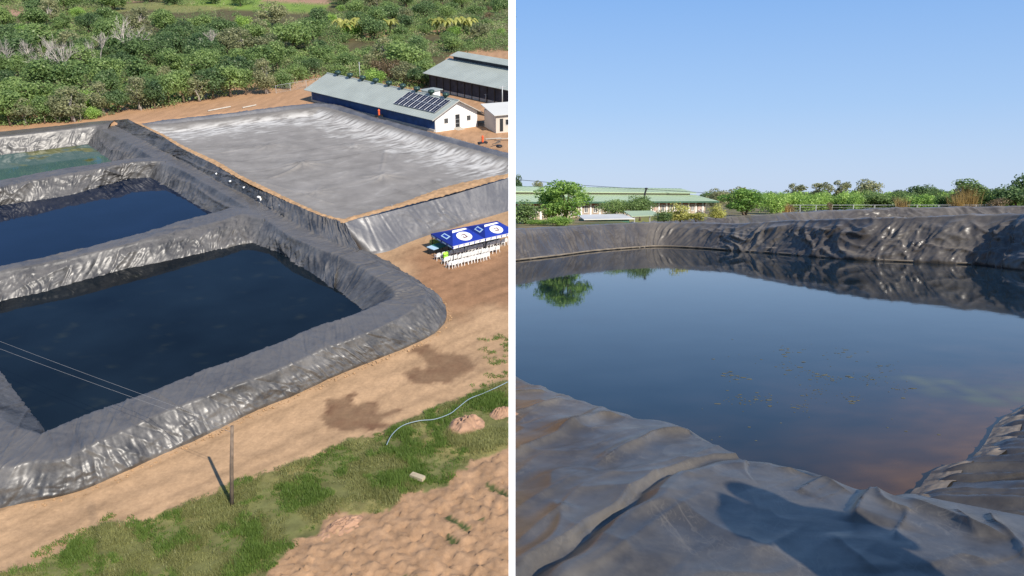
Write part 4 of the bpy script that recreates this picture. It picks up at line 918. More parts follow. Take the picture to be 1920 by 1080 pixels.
pole('utility_pole', 'thin pale pole rising behind the ridge of the white barn', 676, 158, 0, 2.9, .05)
pole('utility_pole', 'pale steel pole with crossarm at the dark side of the big shed', 942, 205, 0, 2.7, .07, cross=.35)
pole('utility_pole', 'short pale post with a crossarm on the grass behind the white barn', 911, 192, 0, 1.0, .045, cross=.2)
# debris by the hut
def debris():
    for i, (x, y, a, l) in enumerate([(925, 262, .3, 1.6), (935, 268, 1.2, 1.3), (943, 264, .1, 1.4), (931, 274, .8, 1.1)]):
        t = thing('timber', ['pale plank lying nearest the hut door in the scrap heap', 'grey plank slanting across the scrap heap by the hut', 'weathered plank at the panel edge of the scrap heap', 'lowest short plank of the scrap heap by the hut'][i], 'plank', GL(x, y, H0) + np.array([0, 0, .1 + .05 * i]), ML, a)
        m = MB().box(-l / 2, -.07, 0, l / 2, .07, .06); me = m.build('board', M_conc if i % 2 == 0 else M_wood, t)
    o = MB().lathe([(.10, .02), (.22, .04), (.30, .1), (.30, .2), (.22, .26), (.12, .27)], n=16).build('tyre', M_black, None, ML @ Matrix.Translation(Vector(GL(936, 277, H0 + .35))), smooth=True); tag(o, 'black tyre lying below the scrap heap by the cream hut', 'tyre')
debris()

# wire fence behind the covered pond
def fence_line(pts, label, M, hgt, gap, r, wires, cat='fence', diag=True):
    t = thing('wire_fence', label, cat, pts[0], M); P = [np.array(p) - np.array(pts[0]) for p in pts]
    pos = []
    for a, b in zip(P[:-1], P[1:]):
        n = max(1, int(np.linalg.norm(b - a) / gap)); pos += [a + (b - a) * k / n for k in range(n)]
    pos.append(P[-1])
    for p in pos: MB().tube([p + [0, 0, -.1 * hgt], p + [0, 0, hgt]], r, 6).build('post', M_steel, t)
    wm = MB()
    for k in wires: wm.tube([p + [0, 0, hgt * k] for p in pos], r * (.55 if k > .9 else .22), 4)
    if diag:
        for a, b in zip(pos[:-1], pos[1:]):
            m = 10
            for k in range(m):
                wm.tube([a + (b - a) * k / m + [0, 0, .05 * hgt], a + (b - a) * min(1, (k + 4) / m) + [0, 0, .95 * hgt]], r * .14, 3, cap=False)
                wm.tube([a + (b - a) * k / m + [0, 0, .95 * hgt], a + (b - a) * min(1, (k + 4) / m) + [0, 0, .05 * hgt]], r * .14, 3, cap=False)
    wm.build('mesh_wire', M_steel, t)
fence_line([GL(518, 175, H0), GL(545, 170, H0), GL(575, 165, H0), GL(600, 160, H0)], 'grey chain link fence between the wood and the far end of the white barn', ML, 1.0, 1.6, .035, [.05, .95])
for i, (a, b, lab) in enumerate([((390, 208), (432, 200), 'long pale plank lying on the earth behind the grey covered pond'), ((455, 202), (480, 197), 'pale plank on the earth nearer the white barn')]):
    p, q = GL(*a, H0 + .1), GL(*b, H0 + .1); o = MB().tube([p, q], .09, 5).build('log', M_conc, None, ML); tag(o, lab, 'log')

# ------------------------------------------------------------------ marquees, table, chairs
def marquee(fl, fr, bl, br, al, ar, label, clip, first):
    EH, AH = 1.25, 1.7
    FL, FR, BL, BR = GL(*fl, EH), GL(*fr, EH), GL(*bl, EH), GL(*br, EH); AL, AR = GL(*al, AH), GL(*ar, AH)
    o0 = (FL + FR + BL + BR) / 4; o0[2] = 0; r = lambda p: np.array(p) - o0
    FL, FR, BL, BR, AL, AR = map(r, (FL, FR, BL, BR, AL, AR))
    t = thing('marquee', label, 'marquee', o0, ML); ps = []
    ps.append(MB().slab([FL, FR, AR, AL], .02).build('front_canopy', M_tblue, t)); ps.append(MB().slab([BL, FL, AL], .02).build('side_canopy', M_tdark, t))
    ps.append(MB().slab([FR, BR, AR], .02).build('side_canopy', M_tblue, t)); ps.append(MB().slab([BR, BL, AL, AR], .02).build('back_canopy', M_tblue, t))
    # white ridge band on the front slope
    n_ = np.cross(FR - FL, AL - FL); n_ /= np.linalg.norm(n_); m = lambda a, b, k: a + (b - a) * k
    ps.append(MB().slab([m(AL, FL, .16) + n_ * .02, m(m(AL, FL, .13), m(AR, FR, .13), .5) + n_ * .02, m(AR, FR, .10) + n_ * .02, AR + n_ * .02, AL + n_ * .02], .012).build('ridge_band', M_white, t))
    # round emblem with a bracket mark
    c = (FL + FR) * .27 + (AL + AR) * .23 + n_ * .035; ex = (FR - FL) / np.linalg.norm(FR - FL); ey = np.cross(n_, ex)
    hw = np.linalg.norm((AL + AR) / 2 - (FL + FR) / 2) * .33
    disc = [c + hw * (1.05 * math.cos(a) * ex + math.sin(a) * ey) for a in np.linspace(0, 2 * math.pi, 28, endpoint=False)]
    d = MB().slab(disc, .012).build('emblem', M_white, t); ps.append(d); mk = MB()
    bars = [(-.30, .22, .30, .38), (.16, -.38, .32, .24), (-.30, -.40, .30, -.24), (-.30, -.24, -.16, -.02)]
    for x0, y0, x1, y1 in bars: mk.slab([c + n_ * .014 + hw * (x * ex + y * ey) for x, y in ((x0, y0), (x1, y0), (x1, y1), (x0, y1))], .012)
    ps.append(mk.build('emblem_mark', M_maroon, d))
    # framed sign on the side slope
    n2 = np.cross(FL - BL, AL - BL); n2 /= np.linalg.norm(n2); sx = (FL - BL) / np.linalg.norm(FL - BL); sy = np.cross(n2, sx); c2 = (BL + FL) / 2 * .62 + AL * .38 + n2 * .03
    sg = MB().slab([c2 + x * sx + y * sy for x, y in ((-.42, -.17), (.42, -.17), (.42, .17), (-.42, .17))], .012).build('side_sign', M_tlblue, t); ps.append(sg)
    ps.append(MB().slab([c2 + n2 * .015 + x * sx + y * sy for x, y in ((-.3, -.09), (.3, -.09), (.3, .09), (-.3, .09))], .012).build('sign_print', M_tblue, sg))
    for a, b, nm in ((FL, FR, 'valance'), (BL, FL, 'valance'), (FR, BR, 'valance')):
        dn = np.array([0, 0, -.2]); out = np.cross(b - a, [0, 0, 1]); out = out / np.linalg.norm(out) * .015
        v_ = MB().slab([a + dn + out, b + dn + out, b + out, a + out], .012).build(nm, M_white if a is FL and b is FR else M_tdark, t); ps.append(v_); pr = MB()
        k_ = 6 if a is FL and b is FR else 4
        if a is FL and b is FR:
            for k in range(k_): pr.slab([m(a, b, k / k_ - .012 + .0) + dn * .9 + out * 1.6, m(a, b, k / k_ + .012) + dn * .9 + out * 1.6, m(a, b, k / k_ + .03) + dn * .1 + out * 1.6, m(a, b, k / k_) + dn * .1 + out * 1.6], .005)
        else:
            for k in range(k_): pr.slab([m(a, b, (k + .15) / k_) + dn * .8 + out * 1.6, m(a, b, (k + .85) / k_) + dn * .8 + out * 1.6, m(a, b, (k + .85) / k_) + dn * .3 + out * 1.6, m(a, b, (k + .15) / k_) + dn * .3 + out * 1.6], .005)
        ps.append(pr.build('valance_print', M_tblue if k_ == 6 else M_tlblue, v_))
    for p in (FL, FR, BL, BR):
        q = p * np.array([.96, .96, 1]); ps.append(MB().tube([(q[0], q[1], 0), (q[0], q[1], EH - .02)], .035, 6).build('leg', M_black, t))
    fr_ = MB()
    for a, b in ((FL, FR), (FR, BR), (BR, BL), (BL, FL), (FL, AL), (BL, AL), (FR, AR), (BR, AR), (AL, AR)): fr_.tube([a + [0, 0, -.05], b + [0, 0, -.05]], .025, 4)
    ps.append(fr_.build('frame', M_black, t))
    if clip:
        bpy.context.view_layer.update()
        for p in ps: clip_u(p)
    return t
marquee((849, 462), (909, 447), (808, 438), (873, 425), (848, 433), (872, 428), 'blue and white marquee with the round emblem, standing over the table', False, True)
marquee((910, 447), (969, 434), (874, 425), (932, 414), (908, 422), (931, 417), 'blue and white marquee with the round emblem, cut off by the white post', True, False)
t = thing('table', 'low table spread with pale blue and teal cloths, under the left marquee', 'table', GL(822, 474, 0), ML, math.radians(44))
MB().box(-.75, -.4, .5, .75, .4, .54).build('tabletop', M_tlblue, t); MB().box(-.28, -.42, .5, .5, .42, .55).build('cloth', M_tgreen, t)
for x in (-.68, .68):
    for y in (-.33, .33): MB().tube([(x, y, 0), (x, y, .5)], .025, 5).build('leg', M_black, t)
plant('potted_plant', 'bright_bush', GL(817, 463, 0), ML, .75, 'green leafy plant standing beside the table under the left marquee', 'plant')

def chair_proto(M):
    t = ething('plastic_chair', 'white plastic armchair set out in rows on the bare earth before the marquees', 'chair', M, 'white plastic chairs in rows')
    MB().add([(-.22, -.2, .40), (.22, -.2, .40), (.22, .24, .42), (-.22, .24, .42), (-.22, -.2, .37), (.22, -.2, .37), (.22, .24, .39), (-.22, .24, .39)], [(0, 1, 2, 3), (7, 6, 5, 4), (0, 4, 5, 1), (1, 5, 6, 2), (2, 6, 7, 3), (3, 7, 4, 0)]).build('seat', M_whitepl, t)
    b = MB()
    for x in (-.18, -.09, 0, .09, .18): b.box(x - .03, -.24, .40, x + .03, -.21, .80)
    b.tube([(-.24, -.21, .40), (-.24, -.24, .74), (-.16, -.25, .84), (.16, -.25, .84), (.24, -.24, .74), (.24, -.21, .40)], .028, 5); b.build('backrest', M_whitepl, t)
    for x in (-.24, .24):
        MB().tube([(x, -.23, .62), (x * 1.08, .05, .64), (x * 1.05, .22, .61), (x, .23, .40)], .026, 5).build('arm', M_whitepl, t)
        for y in (-.21, .22): MB().tube([(x * .85, y * .95, .40), (x * 1.08, y * 1.2, 0)], [.03, .022], 5).build('leg', M_whitepl, t)
    return t
def chairs():
    rows = [((842, 503), (913, 486), 13), ((833, 495), (930, 473), 16), ((822, 487), (946, 459), 19)]
    proto = None; yaw = math.radians(42); k = 0
    for (a, b, n) in rows:
        A_, B_ = GL(*a, 0), GL(*b, 0)
        for i in range(n):
            p = A_ + (B_ - A_) * (i + random.uniform(-.12, .12)) / (n - 1) + np.array([random.uniform(-.04, .04), random.uniform(-.04, .04), 0])
            if p[0] > -.35: continue
            M = ML @ Matrix.Translation(Vector(p)) @ Matrix.Rotation(yaw + random.uniform(-.12, .12), 4, 'Z') @ Matrix.Scale(.66, 4)
            if proto is None: proto = chair_proto(M)
            else: copy_thing(proto, M)
chairs()
o = MB().add([], []); jm = MB().slab([(-.2, 0, .62), (.2, 0, .62), (.22, .02, .25), (.1, .0, .18), (-.15, .0, .22)], .08); jm.slab([(-.2, 0, .62), (.2, 0, .62), (.18, -.14, .5), (-.18, -.14, .45)], .06)
tag(jm.build('jacket', M_lime, None, ML @ Matrix.Translation(Vector(GL(835, 489, 0))) @ Matrix.Rotation(.7, 4, 'Z')), 'lime green jacket hung over a white chair at the left end of the rows', 'jacket')

# white vent pipes along the spine
def vent_pipe(px, py, i):
    lab = ['farthest white elbow vent pipe on the walkway, nearest the blue pond corner', 'second white elbow vent pipe from the far end of the walkway', 'middle white elbow vent pipe of the five on the walkway', 'second white elbow vent pipe from the covered pond corner', 'nearest white elbow vent pipe, closest to the covered pond corner'][i]
    t = thing('vent_pipe', lab, 'vent pipe', GL(px, py, HB - .05), ML, random.uniform(-.4, .4) + 3.5, 'white vent pipes along the walkway')
    MB().lathe([(.17, 0), (.17, .05), (.08, .06), (.08, .1)], n=10).build('flange', M_whitepl, t)
    MB().tube([(0, 0, .06), (0, 0, .34), (.04, 0, .43), (.13, 0, .47), (.26, 0, .46)], .085, 8).build('elbow_pipe', M_whitepl, t, smooth=True)
for i, q in enumerate([(411, 335), (437, 350), (463, 362), (490, 380), (531, 396)]): vent_pipe(*q, i)
t = thing('sampling_pipe', 'thin blue pipe standing on the outer slope of the covered pond', 'pipe', GL(735, 415, 1.2), ML)
MB().tube([(0, 0, -.3), (.0, .02, .35)], .06, 6).build('blue_sleeve', plain('blue_pipe', (.06, .16, .45), .5), t); MB().tube([(0, .02, .35), (.06, .05, 1.3)], .025, 5).build('rod', M_steel, t)

# pole with wires, hose, block, earth heaps
PB = GL(433, 947, 0.0)
t = thing('utility_pole', 'tall brown wooden pole standing in the grass beside the dirt road', 'pole', PB, ML)
lean = 0.14; PH = 3.75
MB().tube([(0, 0, -.3), (lean * PH * .5, 0, PH * .5), (lean * PH, 0, PH)], [.085, .075, .06], 10).build('shaft', M_wood, t, smooth=True)
top = PB + np.array([lean * PH, 0, PH])
for hz, (sx, sy), lab in ((0.02, (0, 637), 'upper thin wire running from the pole top out over the near pond'), (.28, (0, 651), 'lower thin wire running from the pole top out over the near pond')):
    a = top + np.array([-lean * hz, 0, -hz]); b = GL(sx, sy, 3.2); b = a + (b - a) * 1.5
    pts = [a + (b - a) * k / 12 + np.array([0, 0, -.9 * 4 * (k / 12) * (1 - k / 12) * .12]) for k in range(13)]
    tag(MB().tube(pts, .008, 4).build('wire', M_wire, None, ML), lab, 'wire')
hp = [(725, 834), (735, 815), (755, 798), (785, 789), (815, 786), (843, 776), (858, 765), (880, 748), (905, 738), (930, 727), (952, 716)]
hs = catmull(np.array([GL(x, y, .22) for x, y in hp]), np.linspace(0, len(hp) - 1.001, 60)); tag(MB().tube(hs, .02, 6).build('hose', M_hose, None, ML, smooth=True), 'pale blue hose lying along the top of the green grass', 'hose')
tag(MB().box(-.32, -.13, 0, .32, .13, .16, Matrix.Rotation(-.5, 4, 'Z')).build('block', M_blk, None, ML @ Matrix.Translation(Vector(GL(783, 897, .12)))), 'pale concrete block lying in the grass above the ploughed soil', 'block')
def heap(px, py, rx, ry, hz, label, seed):
    n = 46; s = np.linspace(-1, 1, n); A, Bq = np.meshgrid(s, s); r = np.hypot(A, Bq)
    z = hz * np.clip(1 - r ** 2, -0.15, 1) ** 1 * (0.75 + .5 * fbm(A * 1.5, Bq * 1.5, 3, seed)) + .14 * np.clip(1.1 - r, 0, 1) * fbm(A * 5, Bq * 5, 4, seed + 1)
    z = np.where(r > 1.05, -.1, z); G = np.stack([A * rx, Bq * ry, z], -1); o = sheet('soil_heap', G, M_clod, None, ML @ Matrix.Translation(Vector(GL(px, py, 0))) @ Matrix.Rotation(.75, 4, 'Z')); tag(o, label, 'soil heap')
heap(872, 800, 1.05, .8, .55, 'lumpy bare soil heap in the green grass below the pale hose', 151); heap(940, 775, .7, .5, .35, 'smaller soil heap in the grass at the white post', 155); heap(640, 988, 1.0, .5, .28, 'reddish soil heap where the grass meets the ploughed field', 158)
def stones():
    pts = []
    bl = [GL(x, y, 0) for x, y in B[4:21]]
    C = catmull(np.array(bl), np.sort(rng.uniform(0, len(bl) - 1.01, 280)))
    V = []; Fc = []
    mb = MB()
    for p in C:
        r = .02 + .05 * random.random() ** 2; q = p + np.array([random.uniform(0.02, .35), random.uniform(-.4, -.02), .02])
        vv = [np.array([math.cos(a) * r * random.uniform(.7, 1.2), math.sin(a) * r * random.uniform(.7, 1.2), z * r]) + q for z in (0, .5) for a in np.linspace(0, 6.28, 6)[:-1]] + [q + [0, 0, r * .9]]
        mb.add(vv, [(i, (i + 1) % 5, 5 + (i + 1) % 5, 5 + i) for i in range(5)] + [(5 + i, 5 + (i + 1) % 5, 10) for i in range(5)])
    tag(mb.build('clods', M_soil, None, ML), 'small earth clods strewn along the foot of the near pond bank', 'clods', kind='stuff')
stones()

# ------------------------------------------------------------------ white dividing strip between the two views, built as a post
PY = 4.5; pz = float((ML @ Vector((0, PY / math.cos(TILT) - .5, 0))).z)
pw = 6.3 / F * PY
t = ething('divider_post', 'very tall slim white post standing in for the strip dividing the hillside ponds from the wide pond', 'post', Matrix.Translation((0, PY, pz - 1)))
MB().box(-pw, -pw, -2, pw, pw, 26).build('shaft', plain('bright_white_paint', (0.9, 0.9, 0.9), .5, .01), t); MB().box(-pw * 2, -pw * 2, -2, pw * 2, pw * 2, 1.1).build('foot', M_conc, t)

# ==================================================================== the wide pond on level ground (right of the post)
TP2 = [(1150, 420), (1230, 416), (1300, 411), (1380, 406), (1440, 402), (1490, 399), (1540, 396), (1600, 394), (1665, 391), (1765, 389), (1925, 387), (2100, 385)]
Y2 = [600, 640, 690, 730, 770, 800, 820, 830, 835, 830, 820, 810]
FW = [(900, 496), (960, 489), (1040, 480), (1110, 471), (1180, 465), (1235, 462), (1310, 465), (1380, 470), (1440, 474), (1585, 485), (1740, 492), (1852, 497), (1925, 506), (2060, 517), (2220, 532)]
FCR = [(900, 434), (960, 431), (1040, 427), (1110, 422), (1180, 419), (1228, 418), (1310, 420), (1380, 421), (1440, 418), (1585, 412), (1740, 408), (1852, 405), (1925, 404), (2060, 403), (2220, 402)]
# ground: one sheet out to the horizon, cut along the edge of the plateau
def build_right_ground():
    xs = np.r_[0.0, np.linspace(4, 400, 80), np.geomspace(420, 26000, 50)]; ds = np.r_[np.linspace(0, 350, 40), np.geomspace(370, 30000, 60)]
    wl = np.array([GR(x, y, 0.2)[:2] for x, y in FW]); y0 = np.interp(xs, wl[:, 0], wl[:, 1]) + 30.0 + 22.0 * sst(xs, 80, 130)
    X, Dd = np.meshgrid(xs, ds); Y = Dd + y0[None, :] * np.exp(-Dd / 3000); Z = 11.4 + 1.2 * fbm(X * .01, Y * .01, 3, 300) * sst(Y, 380, 600)
    p2 = np.array([GRY(x, y, yy)[:2] for (x, y), yy in zip(TP2, Y2)]); y2 = np.interp(X, p2[:, 0], p2[:, 1])
    Z = Z - 12 * sst(y2 - Y, -6, -1) * sst(X, p2[0, 0], p2[0, 0] + 25) * sst(Dd, 0, 6)
    V = np.stack([X, Y, Z], -1).reshape(-1, 3); nr, nc = X.shape; Fc = grid_faces(nr, nc); n0 = len(V)
    e = np.arange(nr) * nc; low = V[e].copy(); low[:, 2] = -80; ii = np.arange(nr - 1); Fs = np.stack([e[ii], e[ii + 1], n0 + ii + 1, n0 + ii], -1)
    o = obj('ground', np.r_[V, low], np.r_[Fc, Fs], M_ground2, None, None, True); tag(o, kind='structure')
    n = fbm(X * .012, Y * .012, 4, 301)[..., None]; k = sst(n[..., 0], -.1, .4)[..., None]
    c = np.array([.26, .20, .11]) * (1 - k) + np.array([.13, .14, .05]) * k; colattr(o.data, 'col', np.r_[c.reshape(-1, 3), np.tile([[.25, .17, .1]], (nr, 1))])
M_ground2 = attr_mat('field_ground', 'col', .05, bump=.3, bdist=.5)
build_right_ground()
# water
def right_water():
    n = 260; xs = np.linspace(0, 520, n); ys = np.r_[np.linspace(8, 160, 170), np.linspace(162, 560, 90)]; X, Y = np.meshgrid(xs, ys)
    G = np.stack([X, Y, np.zeros_like(X)], -1); o = sheet('water', G, M_waterR, None, None); tag(o, kind='structure')
    f = Y * math.cos(PITCH) + ZC * math.sin(PITCH); px = 960 + F * X / f; py = 540 - F * (Y * math.sin(PITCH) - ZC * math.cos(PITCH)) / f
    sh = np.array([GR(x, y, 0)[:2] for x, y in SHORE]); d = np.full(X.shape, 1e9)
    for a, b in zip(sh[:-1], sh[1:]):
        ab = b - a; t = np.clip(((X - a[0]) * ab[0] + (Y - a[1]) * ab[1]) / (ab @ ab), 0, 1); d = np.minimum(d, np.hypot(X - a[0] - t * ab[0], Y - a[1] - t * ab[1]))
    nz = fbm(X * .09, Y * .09, 5, 310); c = np.tile(np.array([.007, .017, .026]), (*X.shape, 1)) * (1 + .35 * nz[..., None])
    k = np.exp(-np.maximum(d, 0) / (10 + 5 * nz))[..., None]; st = (1 + .35 * fbm(X * .35 + Y * .3, (X - Y) * .06, 4, 311))[..., None]
    c = c * (1 - np.clip(k * 1.1, 0, 1)) + np.array([.11, .052, .011]) * st * np.clip(k * 1.1, 0, 1)
    p = GR(1790, 722, 0)[:2]; q = GR(1860, 735, 0)[:2]; ab = q - p; L = np.linalg.norm(ab); t = ((X - p[0]) * ab[0] + (Y - p[1]) * ab[1]) / L ** 2; dd = np.hypot(X - p[0] - np.clip(t, 0, 1) * ab[0], Y - p[1] - np.clip(t, 0, 1) * ab[1])
    k = (sst(dd + 9 * nz, 9, 1) * np.clip(.45 + .8 * fbm(X * .3, Y * .16, 4, 316), 0, 1))[..., None]; c = c * (1 - k) + np.array([.095, .085, .018]) * k
    fl = fbm(X * .45, Y * .45, 3, 312) + .5 * fbm(X * .05, Y * .05, 2, 313); k = (sst(fl, .80, 1.0) * (py > 560) * (py < 830) * (px > 1380) * .0)[..., None]; c = c * (1 - k) + np.array([.22, .2, .1]) * k
    colattr(o.data, 'col', c.reshape(-1, 3))
SHORE = [(1715, 936), (1735, 920), (1752, 897), (1770, 884), (1802, 877), (1835, 861), (1855, 838), (1868, 812), (1885, 792), (1908, 778), (1925, 769), (2000, 735), (2150, 690), (2400, 640)]
right_water()
def scum():
    rs = np.random.default_rng(5); mb = MB(); cl = [(1490, 690), (1530, 705), (1560, 710), (1620, 705), (1640, 715), (1500, 760), (1475, 655), (1575, 660), (1690, 727), (1660, 690), (1600, 745), (1530, 735), (1390, 750), (1380, 705), (1430, 750)]
    for i in range(320):
        cx, cy = cl[rs.integers(len(cl))] if rs.random() < .85 else (rs.uniform(1330, 1750), rs.uniform(620, 830)); x = cx + rs.normal(0, 14); y = cy + rs.normal(0, 6)
        p = GR(x, y, .03); r = .06 + .30 * rs.random() ** 4; n = 7; a0 = rs.uniform(0, 6)
        q = [p + np.array([r * 1.5 * math.cos(a0 + a) * rs.uniform(.5, 1.2), r * math.sin(a0 + a) * rs.uniform(.5, 1.2), 0]) for a in np.linspace(0, 2 * math.pi, n, endpoint=False)]
        mb.slab(q, .02)
    tag(mb.build('algae_flecks', plain('floating_algae', (.12, .12, .075), .9, .3, .5), None), 'small pale algae flecks floating on the wide pond', 'algae', kind='stuff')
scum()
# far bank
def far_bank():
    t = thing('pond_bank', 'creased grey black lined far bank rising out of the wide pond', 'pond bank', (0, 0, 0))
    wl = [GR(x, y, 0.2) for x, y in FW]; wa = np.array(wl); ul = [p + np.array([0, -2, -2.5]) for p in wl]
    tg = np.gradient(wa, axis=0); nm = np.stack([-tg[:, 1], tg[:, 0], 0 * tg[:, 0]], -1); nm /= np.linalg.norm(nm, axis=1, keepdims=True)
    cr = []
    for p, n_ in zip(wa, nm):
        q = p + n_ * 12; px = 960 + F * q[0] / (q[1] * math.cos(PITCH)); row = np.interp(px, [c[0] for c in FCR], [c[1] for c in FCR]); q[2] = GRY(px, row, q[1])[2]; cr.append(q)
    bk = [p + n_ * 8 + np.array([0, 0, -.15]) for p, n_ in zip(cr, nm)]; b2 = [p + n_ * 20 + np.array([0, 0, -9]) for p, n_ in zip(cr, nm)]
    def d(S, T, G):
        x = G[..., 0]; rt = sst(x, 85, 110)
        a = (folds(4.6, 1.3, .1, 321, 0, .3, 3)(S - .5 * T, T, G) + folds(2.0, .3, .05, 322, 0, .3, 3)(S - .6 * T, T, G)) * (1 - rt * .75) + (folds(8.0, .7, 1.7, 331, 1.4)(S, T, G) + folds(3.6, .4, .55, 335, 0)(S - .4 * T, T, G)) * rt
        return a * sst(T, 0.3, 3) * (0.3 + .7 * sst(T, 22, 16))
    G, S, T = loft([ul, wl, cr, bk, b2], 0.5, [4, 56, 14, 8], d, rnd=1); o = sheet('liner', G, M_farliner, t); bpy.context.view_layer.update(); clip_u(o, 0.02, 1)
    C = catmull(np.array([p + np.array([0, -.5, .35]) for p in wl]), np.linspace(0, len(wl) - 1.001, 300)); C[:, 2] += .12 * noise(np.arange(300) * .3, np.zeros(300), 5)
    C[:, 1] -= 1.2; o = MB().tube(C, .42, 7).build('edge_roll', M_roll, t, smooth=True); bpy.context.view_layer.update(); clip_u(o, 0.02, 1)
    # outlet pipe through the bank
    p = GRY(1345, 441, 474.0); t2 = thing('outlet_pipe', 'short black pipe poking out of the far bank liner', 'pipe', p)
    MB().tube([(-4, -6, -.3), (1, 2, .2)], 1.5, 12).build('pipe', M_black, t2, smooth=True); MB().lathe([(1.5, 0), (1.9, 0), (1.9, .7), (1.5, .7)], n=12).build('collar', M_black, t2, Matrix.Translation((-3.4, -5.2, -.24)) @ Matrix.Rotation(math.radians(-90), 4, 'X') @ Matrix.Rotation(math.radians(35), 4, 'Y'))
far_bank()
def second_bank():
    t = thing('pond_bank', 'distant black lined bank of the next pond, seen over the far bank crest', 'pond bank', (0, 0, 0))
    tp = [(1150, 420), (1230, 416), (1300, 411), (1380, 406), (1440, 402), (1490, 399), (1540, 396), (1600, 394), (1665, 391), (1765, 389), (1925, 387), (2100, 385)]
    Y = [600, 640, 690, 730, 770, 800, 820, 830, 835, 830, 820, 810]
    cr = [GRY(x, y, yy) for (x, y), yy in zip(tp, Y)]; lo = [p + np.array([3, -16, -13]) for p in cr]; bk = [p + np.array([0, 16, -.3]) for p in cr]; b2 = [p + np.array([0, 30, -6]) for p in cr]
    G, S, T = loft([lo, cr, bk, b2], 1.6, [24, 6, 6], lambda S, T, G: (folds(12.0, 1.8, 1.5, 341)(S, T, G)) * sst(T, 0, 3) * (.4 + .6 * sst(T, 22, 17)), rnd=1); sheet('liner', G, M_farliner, t)
second_bank()
# near liner
NC = [(900, 668), (966, 711), (1010, 728), (1067, 748), (1110, 762), (1185, 786), (1235, 791), (1282, 811), (1330, 840), (1375, 863), (1440, 872), (1490, 886), (1547, 905), (1602, 928), (1634, 922), (1685, 930), (1715, 925), (1765, 941), (1830, 959), (1925, 980), (2040, 1010), (2300, 1080)]
RID = [([(940, 1105), (975, 1076), (1060, 1018), (1135, 958), (1200, 910), (1270, 872), (1335, 858), (1392, 858)], 0.62, .7, 'r'),
       ([(940, 872), (966, 858), (1010, 836), (1067, 812), (1110, 785)], .7, 1.3, 's'), ([(1095, 890), (1150, 858), (1210, 826), (1265, 815), (1300, 817)], .7, 1.2, 's'), ([(950, 782), (1000, 770), (1067, 749)], .5, .9, 's'),
       ([(1040, 820), (1090, 800), (1130, 782), (1185, 787)], .6, 1.0, 's'), ([(940, 980), (1000, 940), (1060, 912), (1110, 880)], .5, 2.0, 's'), ([(960, 1040), (1020, 985), (1080, 950)], .35, 1.0, 's'), ([(940, 742), (985, 737), (1030, 736)], .35, .5, 's'),
       ([(1634, 918), (1622, 950), (1605, 985)], .75, 1.3, 's'), ([(1634, 918), (1668, 950), (1720, 965)], .4, .8, 's'), ([(1708, 956), (1685, 985), (1664, 1020)], .22, .3, 's'), ([(1690, 926), (1740, 955), (1790, 975), (1850, 1000), (1900, 1020)], .6, .9, 's'),
       ([(1440, 874), (1500, 888), (1547, 904), (1600, 930)], .35, .7, 's'), ([(1547, 902), (1520, 915), (1490, 925)], .3, .6, 's'), ([(1852, 956), (1875, 990), (1910, 1030), (1930, 1060)], .45, .6, 's'), ([(1780, 962), (1820, 985), (1840, 1010)], .3, .6, 's'), ([(1560, 1000), (1600, 1040), (1640, 1075)], .25, 1.5, 's'), ([(1740, 1075), (1800, 1040), (1860, 1060)], .25, 1.6, 's')]
